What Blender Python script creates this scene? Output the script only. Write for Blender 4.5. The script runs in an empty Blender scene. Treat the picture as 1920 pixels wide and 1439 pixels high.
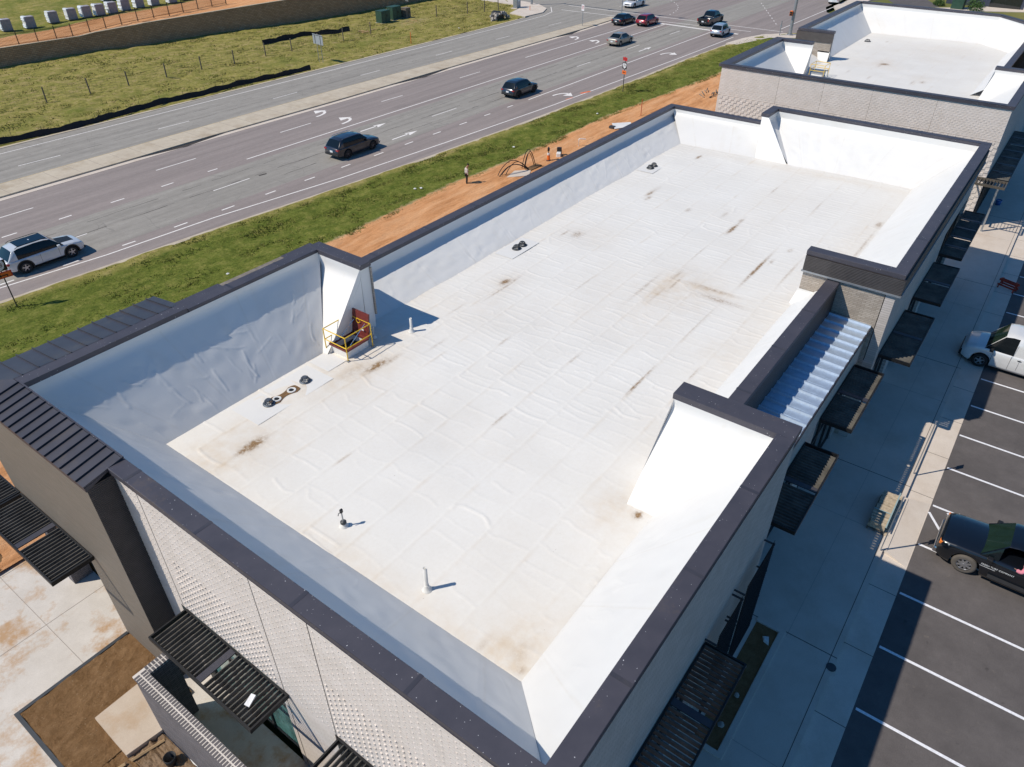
import bpy, bmesh, math, random
import numpy as np
from mathutils import Vector, Matrix
random.seed(7); RNG = np.random.default_rng(7)
SC = bpy.context.scene; COL = SC.collection
# ---------------------------------------------------------------- camera
cam = bpy.data.cameras.new('camera'); camo = bpy.data.objects.new('camera', cam); COL.objects.link(camo)
cam.sensor_width = 36; cam.lens = 1369.01/1920*36; cam.clip_start = .1; cam.clip_end = 2000
_r = Vector((0.5952519,-0.80353865,-0.00090163)); _u = Vector((0.47399873,0.35022613,0.807878)); _f = Vector((0.64884543,0.48131829,-0.58934906))
M = Matrix((_r,_u,-_f)).transposed().to_4x4(); M.translation = Vector((-5.44135,-3.30547,21.62828))
camo.matrix_world = M; SC.camera = camo
# ---------------------------------------------------------------- world, sun
KX, KY = .666, -.5465
w = bpy.data.worlds.new('World'); SC.world = w; w.use_nodes = True
nt = w.node_tree; bg = nt.nodes['Background']
sky = nt.nodes.new('ShaderNodeTexSky'); sky.sky_type = 'NISHITA'; sky.sun_disc = False
sky.sun_elevation = math.radians(49.2); sky.sun_rotation = math.radians(-50.6)
sky.air_density = 1.0; sky.dust_density = .1; sky.ozone_density = 6.0
mx = nt.nodes.new('ShaderNodeMix'); mx.data_type = 'RGBA'; mx.blend_type = 'MULTIPLY'; mx.inputs[0].default_value = 1.; mx.inputs[7].default_value = (.60, 1.08, 1.32, 1)
nt.links.new(sky.outputs[0], mx.inputs[6]); nt.links.new(mx.outputs[2], bg.inputs[0]); bg.inputs[1].default_value = .078
sl = bpy.data.lights.new('sun', 'SUN'); sl.energy = 4.25; sl.angle = math.radians(.5); sl.color = (1, .925, .81)
so = bpy.data.objects.new('sun', sl); COL.objects.link(so)
so.rotation_euler = Vector((KX, KY, -1)).to_track_quat('-Z', 'Y').to_euler(); so.location = (0, 0, 60)
SC.view_settings.view_transform = 'Standard'; SC.view_settings.look = 'None'
SC.view_settings.exposure = 0.0; SC.view_settings.gamma = 1.0

# ---------------------------------------------------------------- materials
def srgb(r, g, b):
    f = lambda c: ((c/255+.055)/1.055)**2.4 if c > 10 else c/255/12.92
    return (f(r), f(g), f(b), 1)
def lin(c): return (c[0], c[1], c[2], 1)
class NB:
    def __init__(s, name):
        s.m = bpy.data.materials.new(name); s.m.use_nodes = True; s.t = s.m.node_tree; s.b = s.t.nodes['Principled BSDF']
        s.co = s.t.nodes.new('ShaderNodeTexCoord').outputs['Object']
    def n(s, ty, **kw):
        o = s.t.nodes.new(ty)
        for k, v in kw.items(): setattr(o, k, v)
        return o
    def l(s, a, b): s.t.links.new(a, b)
    def mapping(s, scale=(1,1,1), rot=(0,0,0), loc=(0,0,0)):
        o = s.n('ShaderNodeMapping'); s.l(s.co, o.inputs[0]); o.inputs[1].default_value = loc; o.inputs[2].default_value = rot; o.inputs[3].default_value = scale
        return o.outputs[0]
    def noise(s, scale, detail=4, rough=.6, vec=None):
        o = s.n('ShaderNodeTexNoise'); o.inputs['Scale'].default_value = scale; o.inputs['Detail'].default_value = detail; o.inputs['Roughness'].default_value = rough
        s.l(vec if vec is not None else s.co, o.inputs['Vector']); return o.outputs[0]
    def ramp(s, x, *st):
        o = s.n('ShaderNodeValToRGB'); e = o.color_ramp.elements
        while len(e) < len(st): e.new(.5)
        for i, (p, c) in enumerate(st):
            e[i].position = p; e[i].color = c if hasattr(c, '__len__') else (c, c, c, 1)
        s.l(x, o.inputs[0]); return o.outputs[0]
    def mix(s, f, a, b, mode='MIX'):
        o = s.n('ShaderNodeMix', data_type='RGBA', blend_type=mode)
        for i, v in ((0, f), (6, a), (7, b)):
            if hasattr(v, 'links') or hasattr(v, 'is_linked'): s.l(v, o.inputs[i])
            else: o.inputs[i].default_value = v
        return o.outputs[2]
    def math(s, op, a, b=0.):
        o = s.n('ShaderNodeMath', operation=op)
        for i, v in ((0, a), (1, b)):
            if hasattr(v, 'is_linked'): s.l(v, o.inputs[i])
            else: o.inputs[i].default_value = v
        return o.outputs[0]
    def attr(s, name): return s.n('ShaderNodeAttribute', attribute_name=name).outputs['Fac']
    def bump(s, h, strength=.5, dist=.02):
        o = s.n('ShaderNodeBump'); o.inputs['Strength'].default_value = strength; o.inputs['Distance'].default_value = dist
        s.l(h, o.inputs['Height']); s.l(o.outputs[0], s.b.inputs['Normal'])
    def sep(s):
        o = s.n('ShaderNodeSeparateXYZ'); s.l(s.co, o.inputs[0]); return o.outputs
    def col(s, c):
        if hasattr(c, 'is_linked'): s.l(c, s.b.inputs['Base Color'])
        else: s.b.inputs['Base Color'].default_value = c
    def set(s, rough=.7, metal=0., coat=0., spec=.5):
        s.b.inputs['Roughness'].default_value = rough; s.b.inputs['Metallic'].default_value = metal
        s.b.inputs['Coat Weight'].default_value = coat; s.b.inputs['Specular IOR Level'].default_value = spec
        return s.m
def simple(name, c, rough=.7, metal=0., coat=0., var=.12, sc=3., bump=0., bsc=40., spec=.5):
    b = NB(name); c = lin(c); d = tuple(x*(1-var) for x in c[:3])+(1,); e = tuple(min(1, x*(1+var)) for x in c[:3])+(1,)
    b.col(b.ramp(b.noise(sc, 6), (.3, d), (.7, e)))
    if bump: b.bump(b.noise(bsc, 5), bump, .01)
    return b.set(rough, metal, coat, spec)
MT = {}
def mk():
    # roof membrane with stains (attributes written per vertex)
    b = NB('white roof membrane')
    base = b.ramp(b.noise(.35, 5), (.3, (.75, .725, .675, 1)), (.7, (.80, .78, .735, 1)))
    fine = b.ramp(b.noise(9, 6, .7), (.35, (.97, .965, .955, 1)), (.6, (1, 1, 1, 1)))
    base = b.mix(1., base, fine, 'MULTIPLY')
    tint = b.math('MULTIPLY', b.attr('tint'), b.ramp(b.noise(2.2, 6, .65), (.3, .25), (.7, 1.)))
    base = b.mix(tint, base, (.62, .50, .36, 1))
    mm = b.math('MULTIPLY', b.attr('stain'), b.ramp(b.noise(7., 8, .75), (.33, .0), (.6, 1.)))
    base = b.mix(b.math('MINIMUM', b.math('MULTIPLY', mm, 1.3), 1.), base, (.27, .165, .075, 1))
    spk = b.ramp(b.noise(3.1, 2, .5, b.mapping((1, 1, 1), (0, 0, 0), (9, 4, 0))), (.6, 0.), (.75, 1.))
    sp2 = b.ramp(b.noise(16., 3, .6), (.665, 0.), (.70, 1.))
    base = b.mix(b.math('MULTIPLY', b.math('MULTIPLY', spk, sp2), .6), base, (.3, .23, .16, 1))
    b.col(base); b.bump(b.noise(30, 4), .05, .01); MT['deck'] = b.set(.55)
    b = NB('white slope membrane')
    base = b.ramp(b.noise(.5, 5), (.3, (.71, .70, .675, 1)), (.7, (.75, .74, .715, 1)))
    tint = b.math('MULTIPLY', b.attr('tint'), b.ramp(b.noise(3., 6, .65), (.3, .1), (.7, 1.)))
    b.col(b.mix(tint, base, (.58, .52, .42, 1))); b.bump(b.noise(20, 4), .05, .01); MT['slope'] = b.set(.5)
    # charcoal metal
    b = NB('charcoal coping metal')
    c = b.ramp(b.noise(1.3, 6), (.3, (.066, .064, .080, 1)), (.7, (.090, .084, .100, 1)))
    dust = b.math('MULTIPLY', b.ramp(b.noise(.55, 7, .7), (.58, 0.), (.72, 1.)), b.ramp(b.noise(9, 6), (.4, .1), (.7, .9)))
    c = b.mix(dust, c, (.17, .13, .10, 1))
    c = b.mix(b.ramp(b.noise(23, 1, .3), (.775, 0.), (.785, 1.)), c, (.75, .75, .75, 1))
    b.col(c); MT['coping'] = b.set(.5, .25)
    b = NB('dark standing seam metal')
    c = b.ramp(b.noise(1.1, 6), (.3, (.052, .052, .066, 1)), (.7, (.075, .073, .088, 1)))
    c = b.mix(b.math('MULTIPLY', b.ramp(b.noise(.9, 7, .7), (.55, 0.), (.75, .5)), 1.), c, (.13, .11, .09, 1))
    b.col(c); MT['seam'] = b.set(.45, .3)
    # brown grey ribbed cladding (fine courses)
    b = NB('brown grey cladding')
    wv = b.n('ShaderNodeTexWave', wave_type='BANDS', bands_direction='Z'); wv.inputs['Scale'].default_value = 3.4; wv.inputs['Distortion'].default_value = .4; wv.inputs['Detail'].default_value = 2; b.l(b.co, wv.inputs[0])
    nz = b.noise(6, 6, .7, b.mapping((1, .25, 5)))
    c = b.ramp(nz, (.25, (.15, .125, .098, 1)), (.75, (.25, .21, .17, 1)))
    c = b.mix(b.ramp(wv.outputs[0], (.1, .45), (.45, 0.)), c, (.07, .06, .05, 1))
    b.col(c); b.bump(wv.outputs[0], .6, .01); MT['clad'] = b.set(.7)
    b = NB('dark box rib cladding')
    wv = b.n('ShaderNodeTexWave', wave_type='BANDS', bands_direction='Z'); wv.inputs['Scale'].default_value = 5.; b.l(b.co, wv.inputs[0])
    c = b.ramp(b.noise(3, 5), (.3, (.045, .040, .040, 1)), (.7, (.065, .058, .058, 1)))
    b.col(c); b.bump(wv.outputs[0], .8, .015); MT['band'] = b.set(.5, .2)
    # brick materials: use X/Y vertical faces -> map (y or x, z)
    def brick(name, c1, c2, mc, bw, bh, axis, ms=.012, bumpd=.01):
        b = NB(name); s3 = b.sep(); cb = b.n('ShaderNodeCombineXYZ')
        b.l(s3[axis], cb.inputs[0]); b.l(s3[2], cb.inputs[1])
        t = b.n('ShaderNodeTexBrick'); b.l(cb.outputs[0], t.inputs[0]); t.inputs['Scale'].default_value = 1.
        t.inputs['Brick Width'].default_value = bw; t.inputs['Row Height'].default_value = bh; t.inputs['Mortar Size'].default_value = ms; t.inputs['Mortar Smooth'].default_value = .3
        t.inputs['Color1'].default_value = lin(c1); t.inputs['Color2'].default_value = lin(c2); t.inputs['Mortar'].default_value = lin(mc)
        c = b.mix(1., t.outputs[0], b.ramp(b.noise(1.5, 6), (.3, (.88, .87, .85, 1)), (.7, (1, 1, 1, 1))), 'MULTIPLY')
        b.col(c)
        h = b.math('SUBTRACT', b.noise(25, 4), t.outputs['Fac']); b.bump(h, .6, bumpd)
        return b.set(.85)
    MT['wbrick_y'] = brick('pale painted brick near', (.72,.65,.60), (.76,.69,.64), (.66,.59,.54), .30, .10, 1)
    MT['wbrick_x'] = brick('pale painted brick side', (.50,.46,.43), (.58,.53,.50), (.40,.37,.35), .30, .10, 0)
    MT['tbrick_y'] = brick('tan grey brick', (.36,.31,.26), (.50,.44,.38), (.30,.26,.22), .30, .075, 1)
    MT['dbrick_y'] = brick('dark brick screen', (.13,.12,.13), (.20,.18,.19), (.09,.085,.09), .25, .08, 1)
    MT['dbrick_x'] = brick('dark brick screen end', (.13,.12,.13), (.20,.18,.19), (.09,.085,.09), .25, .08, 0)
    MT['shadebrick_x'] = brick('grey brick under metal roof', (.16,.15,.15), (.24,.22,.21), (.12,.11,.11), .30, .09, 0)
    MT['retain'] = brick('brown block retaining wall', (.42,.24,.125), (.54,.33,.19), (.22,.13,.075), .45, .2, 0, .02, .03)
    # ground
    b = NB('weathered road asphalt'); s3 = b.sep()
    yy = b.math('ADD', s3[1], b.math('MULTIPLY', s3[0], .018))
    new = b.ramp(b.noise(2.5, 8, .75), (.25, (.25, .21, .195, 1)), (.75, (.31, .265, .245, 1)))
    old = b.ramp(b.noise(1.2, 8, .8), (.25, (.26, .24, .21, 1)), (.75, (.355, .33, .295, 1)))
    inm = b.math('MULTIPLY', b.math('GREATER_THAN', yy, 45.9), b.math('LESS_THAN', yy, 52.2))
    f2 = b.math('MAXIMUM', inm, b.math('GREATER_THAN', yy, 62.))
    c = b.mix(f2, new, old)
    fine = b.ramp(b.noise(14, 6, .8), (.3, (.84, .84, .84, 1)), (.7, (1.1, 1.1, 1.1, 1)))
    c = b.mix(1., c, fine, 'MULTIPLY')
    tr = b.ramp(b.noise(.9, 5, .6, b.mapping((.06, 1.5, 1), (0, 0, -.018))), (.35, (.86, .86, .86, 1)), (.65, (1.08, 1.08, 1.08, 1)))
    c = b.mix(1., c, tr, 'MULTIPLY')
    vo = b.n('ShaderNodeTexVoronoi', feature='DISTANCE_TO_EDGE'); vo.inputs['Scale'].default_value = .45
    dn = b.n('ShaderNodeTexNoise'); dn.inputs['Scale'].default_value = 1.3; dn.inputs['Detail'].default_value = 6; b.l(b.co, dn.inputs['Vector'])
    b.l(b.mix(.35, b.co, dn.outputs['Color'], 'ADD'), vo.inputs['Vector'])
    cr = b.math('MULTIPLY', b.ramp(vo.outputs[0], (.004, 1.), (.016, 0.)), b.math('MULTIPLY', f2, b.ramp(b.noise(.3, 3), (.45, 0.), (.6, .28))))
    c = b.mix(cr, c, (.09, .085, .08, 1))
    oil = b.ramp(b.noise(.22, 4, .6, b.mapping((.5, 1.6, 1))), (.64, 0.), (.78, .35)); c = b.mix(oil, c, (.13, .12, .12, 1))
    b.col(c); b.bump(b.noise(60, 3), .3, .01); MT['road'] = b.set(.85)
    b = NB('dark parking asphalt')
    c = b.ramp(b.noise(1.1, 8, .75), (.3, (.092, .081, .078, 1)), (.7, (.135, .12, .115, 1)))
    c = b.mix(1., c, b.ramp(b.noise(38, 5, .8), (.3, (.75, .75, .75, 1)), (.7, (1.25, 1.25, 1.25, 1))), 'MULTIPLY')
    c = b.mix(b.math('MULTIPLY', b.ramp(b.noise(4., 7, .8), (.6, 0.), (.78, .55)), b.ramp(b.noise(.6, 3), (.4, .2), (.6, 1.))), c, (.30, .25, .19, 1))
    c = b.mix(b.ramp(b.noise(.35, 5, .6, b.mapping((1.2, .5, 1))), (.45, 0.), (.7, .4)), c, (.06, .054, .052, 1))
    c = b.mix(b.ramp(b.noise(1.7, 3, .5), (.70, 0.), (.76, .55)), c, (.035, .032, .03, 1))
    vl = b.n('ShaderNodeTexVoronoi', feature='DISTANCE_TO_EDGE'); vl.inputs['Scale'].default_value = .16; b.l(b.mix(.5, b.co, b.noise(1.5, 5), 'ADD'), vl.inputs['Vector'])
    c = b.mix(b.math('MULTIPLY', b.ramp(vl.outputs[0], (.001, 1.), (.003, 0.)), .10), c, (.03, .03, .03, 1))
    b.col(c); b.bump(b.noise(90, 3), .4, .01); MT['lot'] = b.set(.88)
    def conc(name, a, d, dirt=None, da=.0):
        b = NB(name)
        c = b.ramp(b.noise(.8, 8, .7), (.3, lin(a)), (.7, lin(d)))
        c = b.mix(1., c, b.ramp(b.noise(30, 5, .8), (.3, (.9, .9, .9, 1)), (.7, (1.08, 1.08, 1.08, 1))), 'MULTIPLY')
        if dirt: c = b.mix(b.ramp(b.noise(.42, 7, .72), (.5, 0.), (.66, da)), c, lin(dirt))
        b.col(c); b.bump(b.noise(50, 3), .2, .01); return b.set(.85)
    MT['walk'] = conc('sidewalk concrete', (.56, .48, .40), (.64, .56, .48), (.44, .33, .24), .35)
    MT['gutter'] = conc('gutter concrete', (.58, .50, .42), (.67, .59, .51), (.42, .32, .22), .3)
    MT['medianc'] = conc('median concrete', (.46, .39, .30), (.57, .50, .39), (.33, .25, .16), .5)
    MT['apron'] = conc('muddy concrete apron', (.55, .50, .44), (.66, .61, .55), (.46, .29, .16), 1.25)
    MT['pad'] = conc('muddy concrete pad', (.48, .38, .28), (.58, .48, .38), (.42, .25, .12), .6)
    b = NB('grass and red earth'); g = b.attr('grass'); dry = b.attr('dry')
    gr = b.ramp(b.noise(1.1, 8, .8), (.3, (.060, .090, .014, 1)), (.5, (.135, .160, .030, 1)), (.7, (.27, .25, .075, 1)))
    gr = b.mix(1., gr, b.ramp(b.noise(7, 7, .85), (.3, (.45, .5, .4, 1)), (.7, (1.5, 1.45, 1.4, 1))), 'MULTIPLY')
    dg = b.ramp(b.noise(.9, 8, .8), (.3, (.14, .15, .034, 1)), (.5, (.28, .25, .07, 1)), (.7, (.46, .34, .18, 1)))
    dg = b.mix(1., dg, b.ramp(b.noise(5, 7, .85), (.3, (.55, .55, .5, 1)), (.7, (1.35, 1.35, 1.35, 1))), 'MULTIPLY')
    dm = b.ramp(b.math('ADD', dry, b.math('SUBTRACT', b.noise(.22, 6, .7), .5)), (.4, 0.), (.65, 1.))
    gr = b.mix(dm, gr, dg)
    sand = b.ramp(b.noise(.7, 8, .7, b.mapping((.25, 1.6, 1), (0, 0, .05))), (.3, (.42, .19, .075, 1)), (.48, (.66, .33, .15, 1)), (.7, (.78, .46, .25, 1)))
    sand = b.mix(1., sand, b.ramp(b.noise(9, 7, .8, b.mapping((.5, 1.5, 1))), (.3, (.75, .72, .7, 1)), (.7, (1.1, 1.1, 1.1, 1))), 'MULTIPLY')
    gm = b.ramp(b.math('ADD', g, b.math('MULTIPLY', b.math('SUBTRACT', b.noise(1.6, 8, .8), .5), .9)), (.46, 0.), (.56, 1.))
    edge = b.ramp(b.math('ADD', g, b.math('MULTIPLY', b.math('SUBTRACT', b.noise(1.2, 8, .8), .5), .9)), (.36, 0.), (.48, 1.))
    c = b.mix(edge, sand, (.33, .27, .13, 1)); c = b.mix(gm, c, gr); b.col(c)
    hh = b.math('ADD', b.noise(3., 8, .85), b.math('MULTIPLY', b.noise(1.2, 7, .7, b.mapping((.25, 2.2, 1), (0, 0, .1))), 1.3))
    b.bump(hh, .8, .09); MT['verge'] = b.set(.95, spec=.1)
    MT['soil'] = None
    b = NB('brown planter soil'); c = b.ramp(b.noise(2.2, 9, .85), (.3, (.19, .10, .038, 1)), (.7, (.42, .25, .125, 1)))
    c = b.mix(b.ramp(b.noise(22, 2, .5), (.68, 0.), (.72, .6)), c, (.55, .42, .28, 1))
    b.col(c); b.bump(b.noise(6, 10, .85), 1., .16); MT['soil'] = b.set(.95, spec=.1)
    b = NB('rubble soil'); vo = b.n('ShaderNodeTexVoronoi'); vo.inputs['Scale'].default_value = 5; b.l(b.co, vo.inputs[0])
    c = b.ramp(b.noise(4, 9, .8), (.3, (.20, .12, .06, 1)), (.7, (.42, .30, .20, 1))); b.col(c); b.bump(b.noise(6, 8, .8), 1., .12); MT['rubble'] = b.set(.95, spec=.1)
    b = NB('far ground'); c = b.ramp(b.noise(.05, 8, .7), (.3, (.10, .13, .03, 1)), (.7, (.26, .22, .09, 1))); b.col(c); MT['far'] = b.set(.95, spec=.1)
    MT['paint'] = simple('white road paint', (.80, .76, .72), .7, var=.18, sc=9)
    MT['paint_old'] = simple('worn road paint', (.55, .52, .48), .8, var=.25, sc=6)
    MT['lotpaint'] = simple('bright stall paint', (.80, .80, .83), .6, var=.16, sc=14)
    MT['ypaint'] = simple('faded yellow paint', (.50, .36, .14), .8, var=.25, sc=3)
    MT['joint'] = simple('dark joint', (.05, .042, .038), .9)
    MT['bjoint'] = simple('soft joint', (.33, .28, .24), .9)
    MT['galv'] = simple('galvanised metal deck', (.52, .62, .74), .40, .55, var=.1, sc=5)
    MT['black'] = simple('black metal slats', (.012, .012, .013), .5, .1, var=.3)
    MT['slat'] = simple('dark slats with painted highlights', (.10, .092, .078), .55, .1, var=.5, sc=2)  # colour raised to carry metallic highlights and sunlit tan tips
    MT['slat_lit'] = simple('sunlit tan slats', (.13, .11, .085), .5, .2, var=.2)  # lighter copy of the slats; sunlight on this canopy is in the colour
    MT['glass'] = simple('dark window glass', (.015, .02, .022), .05, 0, var=.2, spec=.8)
    MT['teal'] = simple('glass with painted teal reflection', (.10, .24, .24), .04, 0, var=.6, sc=2, spec=1.)  # turquoise reflection is put into the glass colour
    MT['white'] = simple('white pvc', (.74, .74, .72), .5, var=.05)
    MT['pipeg'] = simple('white membrane boot', (.66, .66, .64), .6, var=.08)
    MT['steel'] = simple('galvanised steel', (.36, .38, .40), .45, .6, var=.12, sc=8)
    MT['dsteel'] = simple('dark steel', (.07, .075, .08), .5, .5)
    MT['yellow'] = simple('yellow safety paint', (.78, .50, .02), .45, var=.08)
    MT['redbrown'] = simple('red oxide paint', (.16, .028, .022), .5, var=.2, sc=5)
    MT['castiron'] = simple('grey cast iron', (.11, .13, .16), .5, .5, var=.4, sc=12)
    MT['mud'] = simple('brown sump mud', (.17, .095, .04), .9, var=.4, sc=9)
    MT['blackp'] = simple('black plastic', (.012, .012, .013), .5, var=.2)
    MT['tyre'] = simple('tyre rubber', (.022, .022, .022), .85, var=.2)
    MT['tyre_d'] = simple('dusty tyre rubber', (.115, .10, .085), .9, var=.2)
    MT['rim'] = simple('alloy rim', (.50, .50, .52), .3, .8, var=.05)
    MT['drim'] = simple('dark alloy rim', (.10, .10, .11), .35, .7)
    MT['cglass'] = simple('car glass', (.006, .010, .013), .08, 0, var=.1, spec=.4)
    MT['gglass'] = simple('green tinted windscreen', (.012, .026, .018), .06, 0, var=.15, sc=2.5, spec=.6)
    MT['chrome'] = simple('chrome', (.7, .7, .72), .15, 1., var=.02)
    MT['red'] = simple('red lens', (.35, .01, .012), .15, coat=1)
    MT['amber'] = simple('amber lens', (.85, .22, .02), .15, coat=1)
    MT['lens'] = simple('headlight lens', (.55, .58, .62), .08, .3, coat=1)
    MT['plate'] = simple('licence plate white', (.72, .74, .76), .4)
    MT['orange'] = simple('orange plastic', (.78, .16, .02), .5)
    MT['orangered'] = simple('orange red barricade', (.45, .045, .02), .5, var=.2)
    MT['signred'] = simple('sign red', (.55, .03, .03), .4)
    MT['signorange'] = simple('sign orange', (.80, .17, .03), .4, var=.1)
    MT['signwhite'] = simple('sign white', (.72, .72, .74), .4, var=.06)
    MT['signback'] = simple('grey sign back', (.42, .45, .50), .45, .3)
    MT['elec'] = simple('green utility cabinet', (.030, .075, .05), .5, var=.2)
    MT['darkbld'] = simple('dark blue grey cladding', (.045, .055, .085), .6, var=.2)
    MT['wood'] = simple('weathered wood', (.17, .14, .11), .85, var=.35, sc=6)
    MT['lumber'] = simple('pine lumber', (.55, .36, .18), .75, var=.2, sc=5)
    MT['silt'] = simple('black silt fabric', (.010, .011, .016), .8, var=.4, sc=3)
    MT['block'] = simple('grey concrete block', (.30, .28, .30), .85, var=.15, sc=4, bump=.3)
    MT['wrap'] = simple('white plastic wrap', (.74, .74, .75), .3, var=.1, sc=4, bump=.5, bsc=6)
    MT['stonet'] = simple('tan stone', (.46, .37, .26), .9, var=.3, sc=7, bump=.6, bsc=14)
    MT['rock'] = simple('grey rubble rock', (.36, .32, .28), .9, var=.35, sc=3, bump=.6, bsc=14)
    MT['strap'] = simple('teal strap', (.30, .40, .40), .6)
    MT['shrub'] = simple('shrub leaves', (.045, .10, .02), .8, var=.5, sc=5)
    MT['yglass'] = simple('red carpet', (.4, .1, .1))
    MT['skin'] = simple('skin', (.32, .17, .11), .6)
    MT['hair'] = simple('dark brown hair', (.02, .012, .008), .7)
    MT['shirt'] = simple('off white long sleeve shirt', (.66, .60, .56), .85, var=.08)
    MT['trousers'] = simple('black trousers', (.018, .016, .018), .85)
    MT['boots'] = simple('brown work boots', (.07, .035, .02), .8)
    b = NB('pink plaid shirt'); wv = b.n('ShaderNodeTexWave', bands_direction='X'); wv.inputs['Scale'].default_value = 18; b.l(b.co, wv.inputs[0])
    w2 = b.n('ShaderNodeTexWave', bands_direction='Z'); w2.inputs['Scale'].default_value = 18; b.l(b.co, w2.inputs[0])
    b.col(b.mix(b.math('MULTIPLY', wv.outputs[0], w2.outputs[0]), (.62, .16, .22, 1), (.80, .42, .48, 1))); MT['plaid'] = b.set(.85)
    MT['blade'] = simple('grass blades', (.125, .165, .035), .9, var=.5, sc=.6, spec=.15)
    MT['bladey'] = simple('dry grass blades', (.34, .30, .10), .9, var=.4, sc=.6, spec=.15)
    MT['flower'] = simple('white clover', (.6, .6, .55), .9)
    MT['plywood'] = simple('weathered plywood', (.20, .175, .15), .85, var=.3, sc=6)
mk()
def carpaint(name, c, rough=.28): return simple(name, c, rough, .15, 1., var=.02)

# ---------------------------------------------------------------- mesh helpers
class MB:
    def __init__(s): s.v = []; s.f = []; s.mi = []
    def face(s, pts, mi=0):
        i = len(s.v); s.v += [tuple(p) for p in pts]; s.f.append(tuple(range(i, i+len(pts)))); s.mi.append(mi); return s
    def box(s, x0, x1, y0, y1, z0, z1, mi=0):
        if x1 < x0: x0, x1 = x1, x0
        if y1 < y0: y0, y1 = y1, y0
        i = len(s.v)
        s.v += [(x0,y0,z0),(x1,y0,z0),(x1,y1,z0),(x0,y1,z0),(x0,y0,z1),(x1,y0,z1),(x1,y1,z1),(x0,y1,z1)]
        for q in ((3,2,1,0),(4,5,6,7),(0,1,5,4),(1,2,6,5),(2,3,7,6),(3,0,4,7)): s.f.append(tuple(i+k for k in q)); s.mi.append(mi)
        return s
    def hexa(s, p, mi=0):   # 8 points bottom 4 ccw, top 4 ccw
        i = len(s.v); s.v += [tuple(q) for q in p]
        for q in ((3,2,1,0),(4,5,6,7),(0,1,5,4),(1,2,6,5),(2,3,7,6),(3,0,4,7)): s.f.append(tuple(i+k for k in q)); s.mi.append(mi)
        return s
    def prism(s, poly, z0, z1, mi=0):
        n = len(poly); i = len(s.v); s.v += [(x, y, z0) for x, y in poly]+[(x, y, z1) for x, y in poly]
        s.f.append(tuple(i+k for k in reversed(range(n)))); s.mi.append(mi); s.f.append(tuple(i+n+k for k in range(n))); s.mi.append(mi)
        for k in range(n): s.f.append((i+k, i+(k+1) % n, i+n+(k+1) % n, i+n+k)); s.mi.append(mi)
        return s
    def tube(s, pts, r, n=8, mi=0, caps=True):
        pts = [Vector(p) for p in pts]; rings = []
        rr = r if hasattr(r, '__len__') else [r]*len(pts)
        for k, p in enumerate(pts):
            d = (pts[min(k+1, len(pts)-1)]-pts[max(k-1, 0)]).normalized()
            a = d.cross(Vector((0, 0, 1)));  a = a if a.length > 1e-3 else Vector((1, 0, 0)); a.normalize(); b_ = d.cross(a)
            rings.append(len(s.v))
            for j in range(n):
                t = 2*math.pi*j/n; s.v.append(tuple(p+a*math.cos(t)*rr[k]+b_*math.sin(t)*rr[k]))
        for k in range(len(pts)-1):
            for j in range(n):
                s.f.append((rings[k]+j, rings[k]+(j+1) % n, rings[k+1]+(j+1) % n, rings[k+1]+j)); s.mi.append(mi)
        if caps:
            s.f.append(tuple(rings[0]+j for j in reversed(range(n)))); s.mi.append(mi); s.f.append(tuple(rings[-1]+j for j in range(n))); s.mi.append(mi)
        return s
    def lathe(s, prof, n=20, c=(0,0,0), axis='z', mi=0):
        i = len(s.v); m = len(prof)
        for j in range(n):
            t = 2*math.pi*j/n
            for (r, h) in prof:
                if axis == 'z': s.v.append((c[0]+r*math.cos(t), c[1]+r*math.sin(t), c[2]+h))
                else: s.v.append((c[0]+r*math.cos(t), c[1]+h, c[2]+r*math.sin(t)))
        for j in range(n):
            for k in range(m-1):
                a, b_ = i+j*m+k, i+((j+1) % n)*m+k
                s.f.append((a, b_, b_+1, a+1)); s.mi.append(mi)
        return s
    def build(s, name, mat, parent=None, smooth=False, bevel=0., loc=None, rotz=0.):
        me = bpy.data.meshes.new(name); me.from_pydata(s.v, [], s.f); 
        for m_ in (mat if isinstance(mat, (list, tuple)) else [mat]): me.materials.append(MT[m_] if isinstance(m_, str) else m_)
        me.polygons.foreach_set('material_index', s.mi)
        bm = bmesh.new(); bm.from_mesh(me)
        if bevel or smooth: bmesh.ops.remove_doubles(bm, verts=bm.verts, dist=1e-5)
        bmesh.ops.recalc_face_normals(bm, faces=bm.faces)
        if bevel: bmesh.ops.bevel(bm, geom=list(bm.edges), offset=bevel, segments=2, affect='EDGES', profile=.5, clamp_overlap=True)
        bm.to_mesh(me); bm.free()
        if smooth: me.polygons.foreach_set('use_smooth', [True]*len(me.polygons))
        me.update()
        o = bpy.data.objects.new(name, me); COL.objects.link(o)
        if parent is not None:
            if parent.get('_w'):   # building style: vertices given in world coordinates
                L0 = Vector(parent['_w']); me.transform(Matrix.Translation(-L0))
            o.parent = parent
            if parent.get('_w'): o['_w'] = parent['_w']
        elif loc is None and s.v:
            a = np.array(s.v); cc = Vector(((a[:,0].min()+a[:,0].max())/2, (a[:,1].min()+a[:,1].max())/2, a[:,2].min())); me.transform(Matrix.Translation(-cc)); o.location = cc
        if loc is not None: o.location = loc; o.rotation_euler.z = rotz
        return o
def tag(o, label=None, cat=None, group=None, kind=None):
    if label: o['label'] = label
    if cat: o['category'] = cat
    if group: o['group'] = group
    if kind: o['kind'] = kind
    return o
def thing(name, label, cat, loc=(0,0,0), rotz=0., group=None, world=False):
    o = bpy.data.objects.new(name, None); COL.objects.link(o); o.location = loc; o.rotation_euler.z = rotz; o.empty_display_size = .2
    if world: o['_w'] = tuple(float(c) for c in loc)
    return tag(o, label, cat, group)
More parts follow.
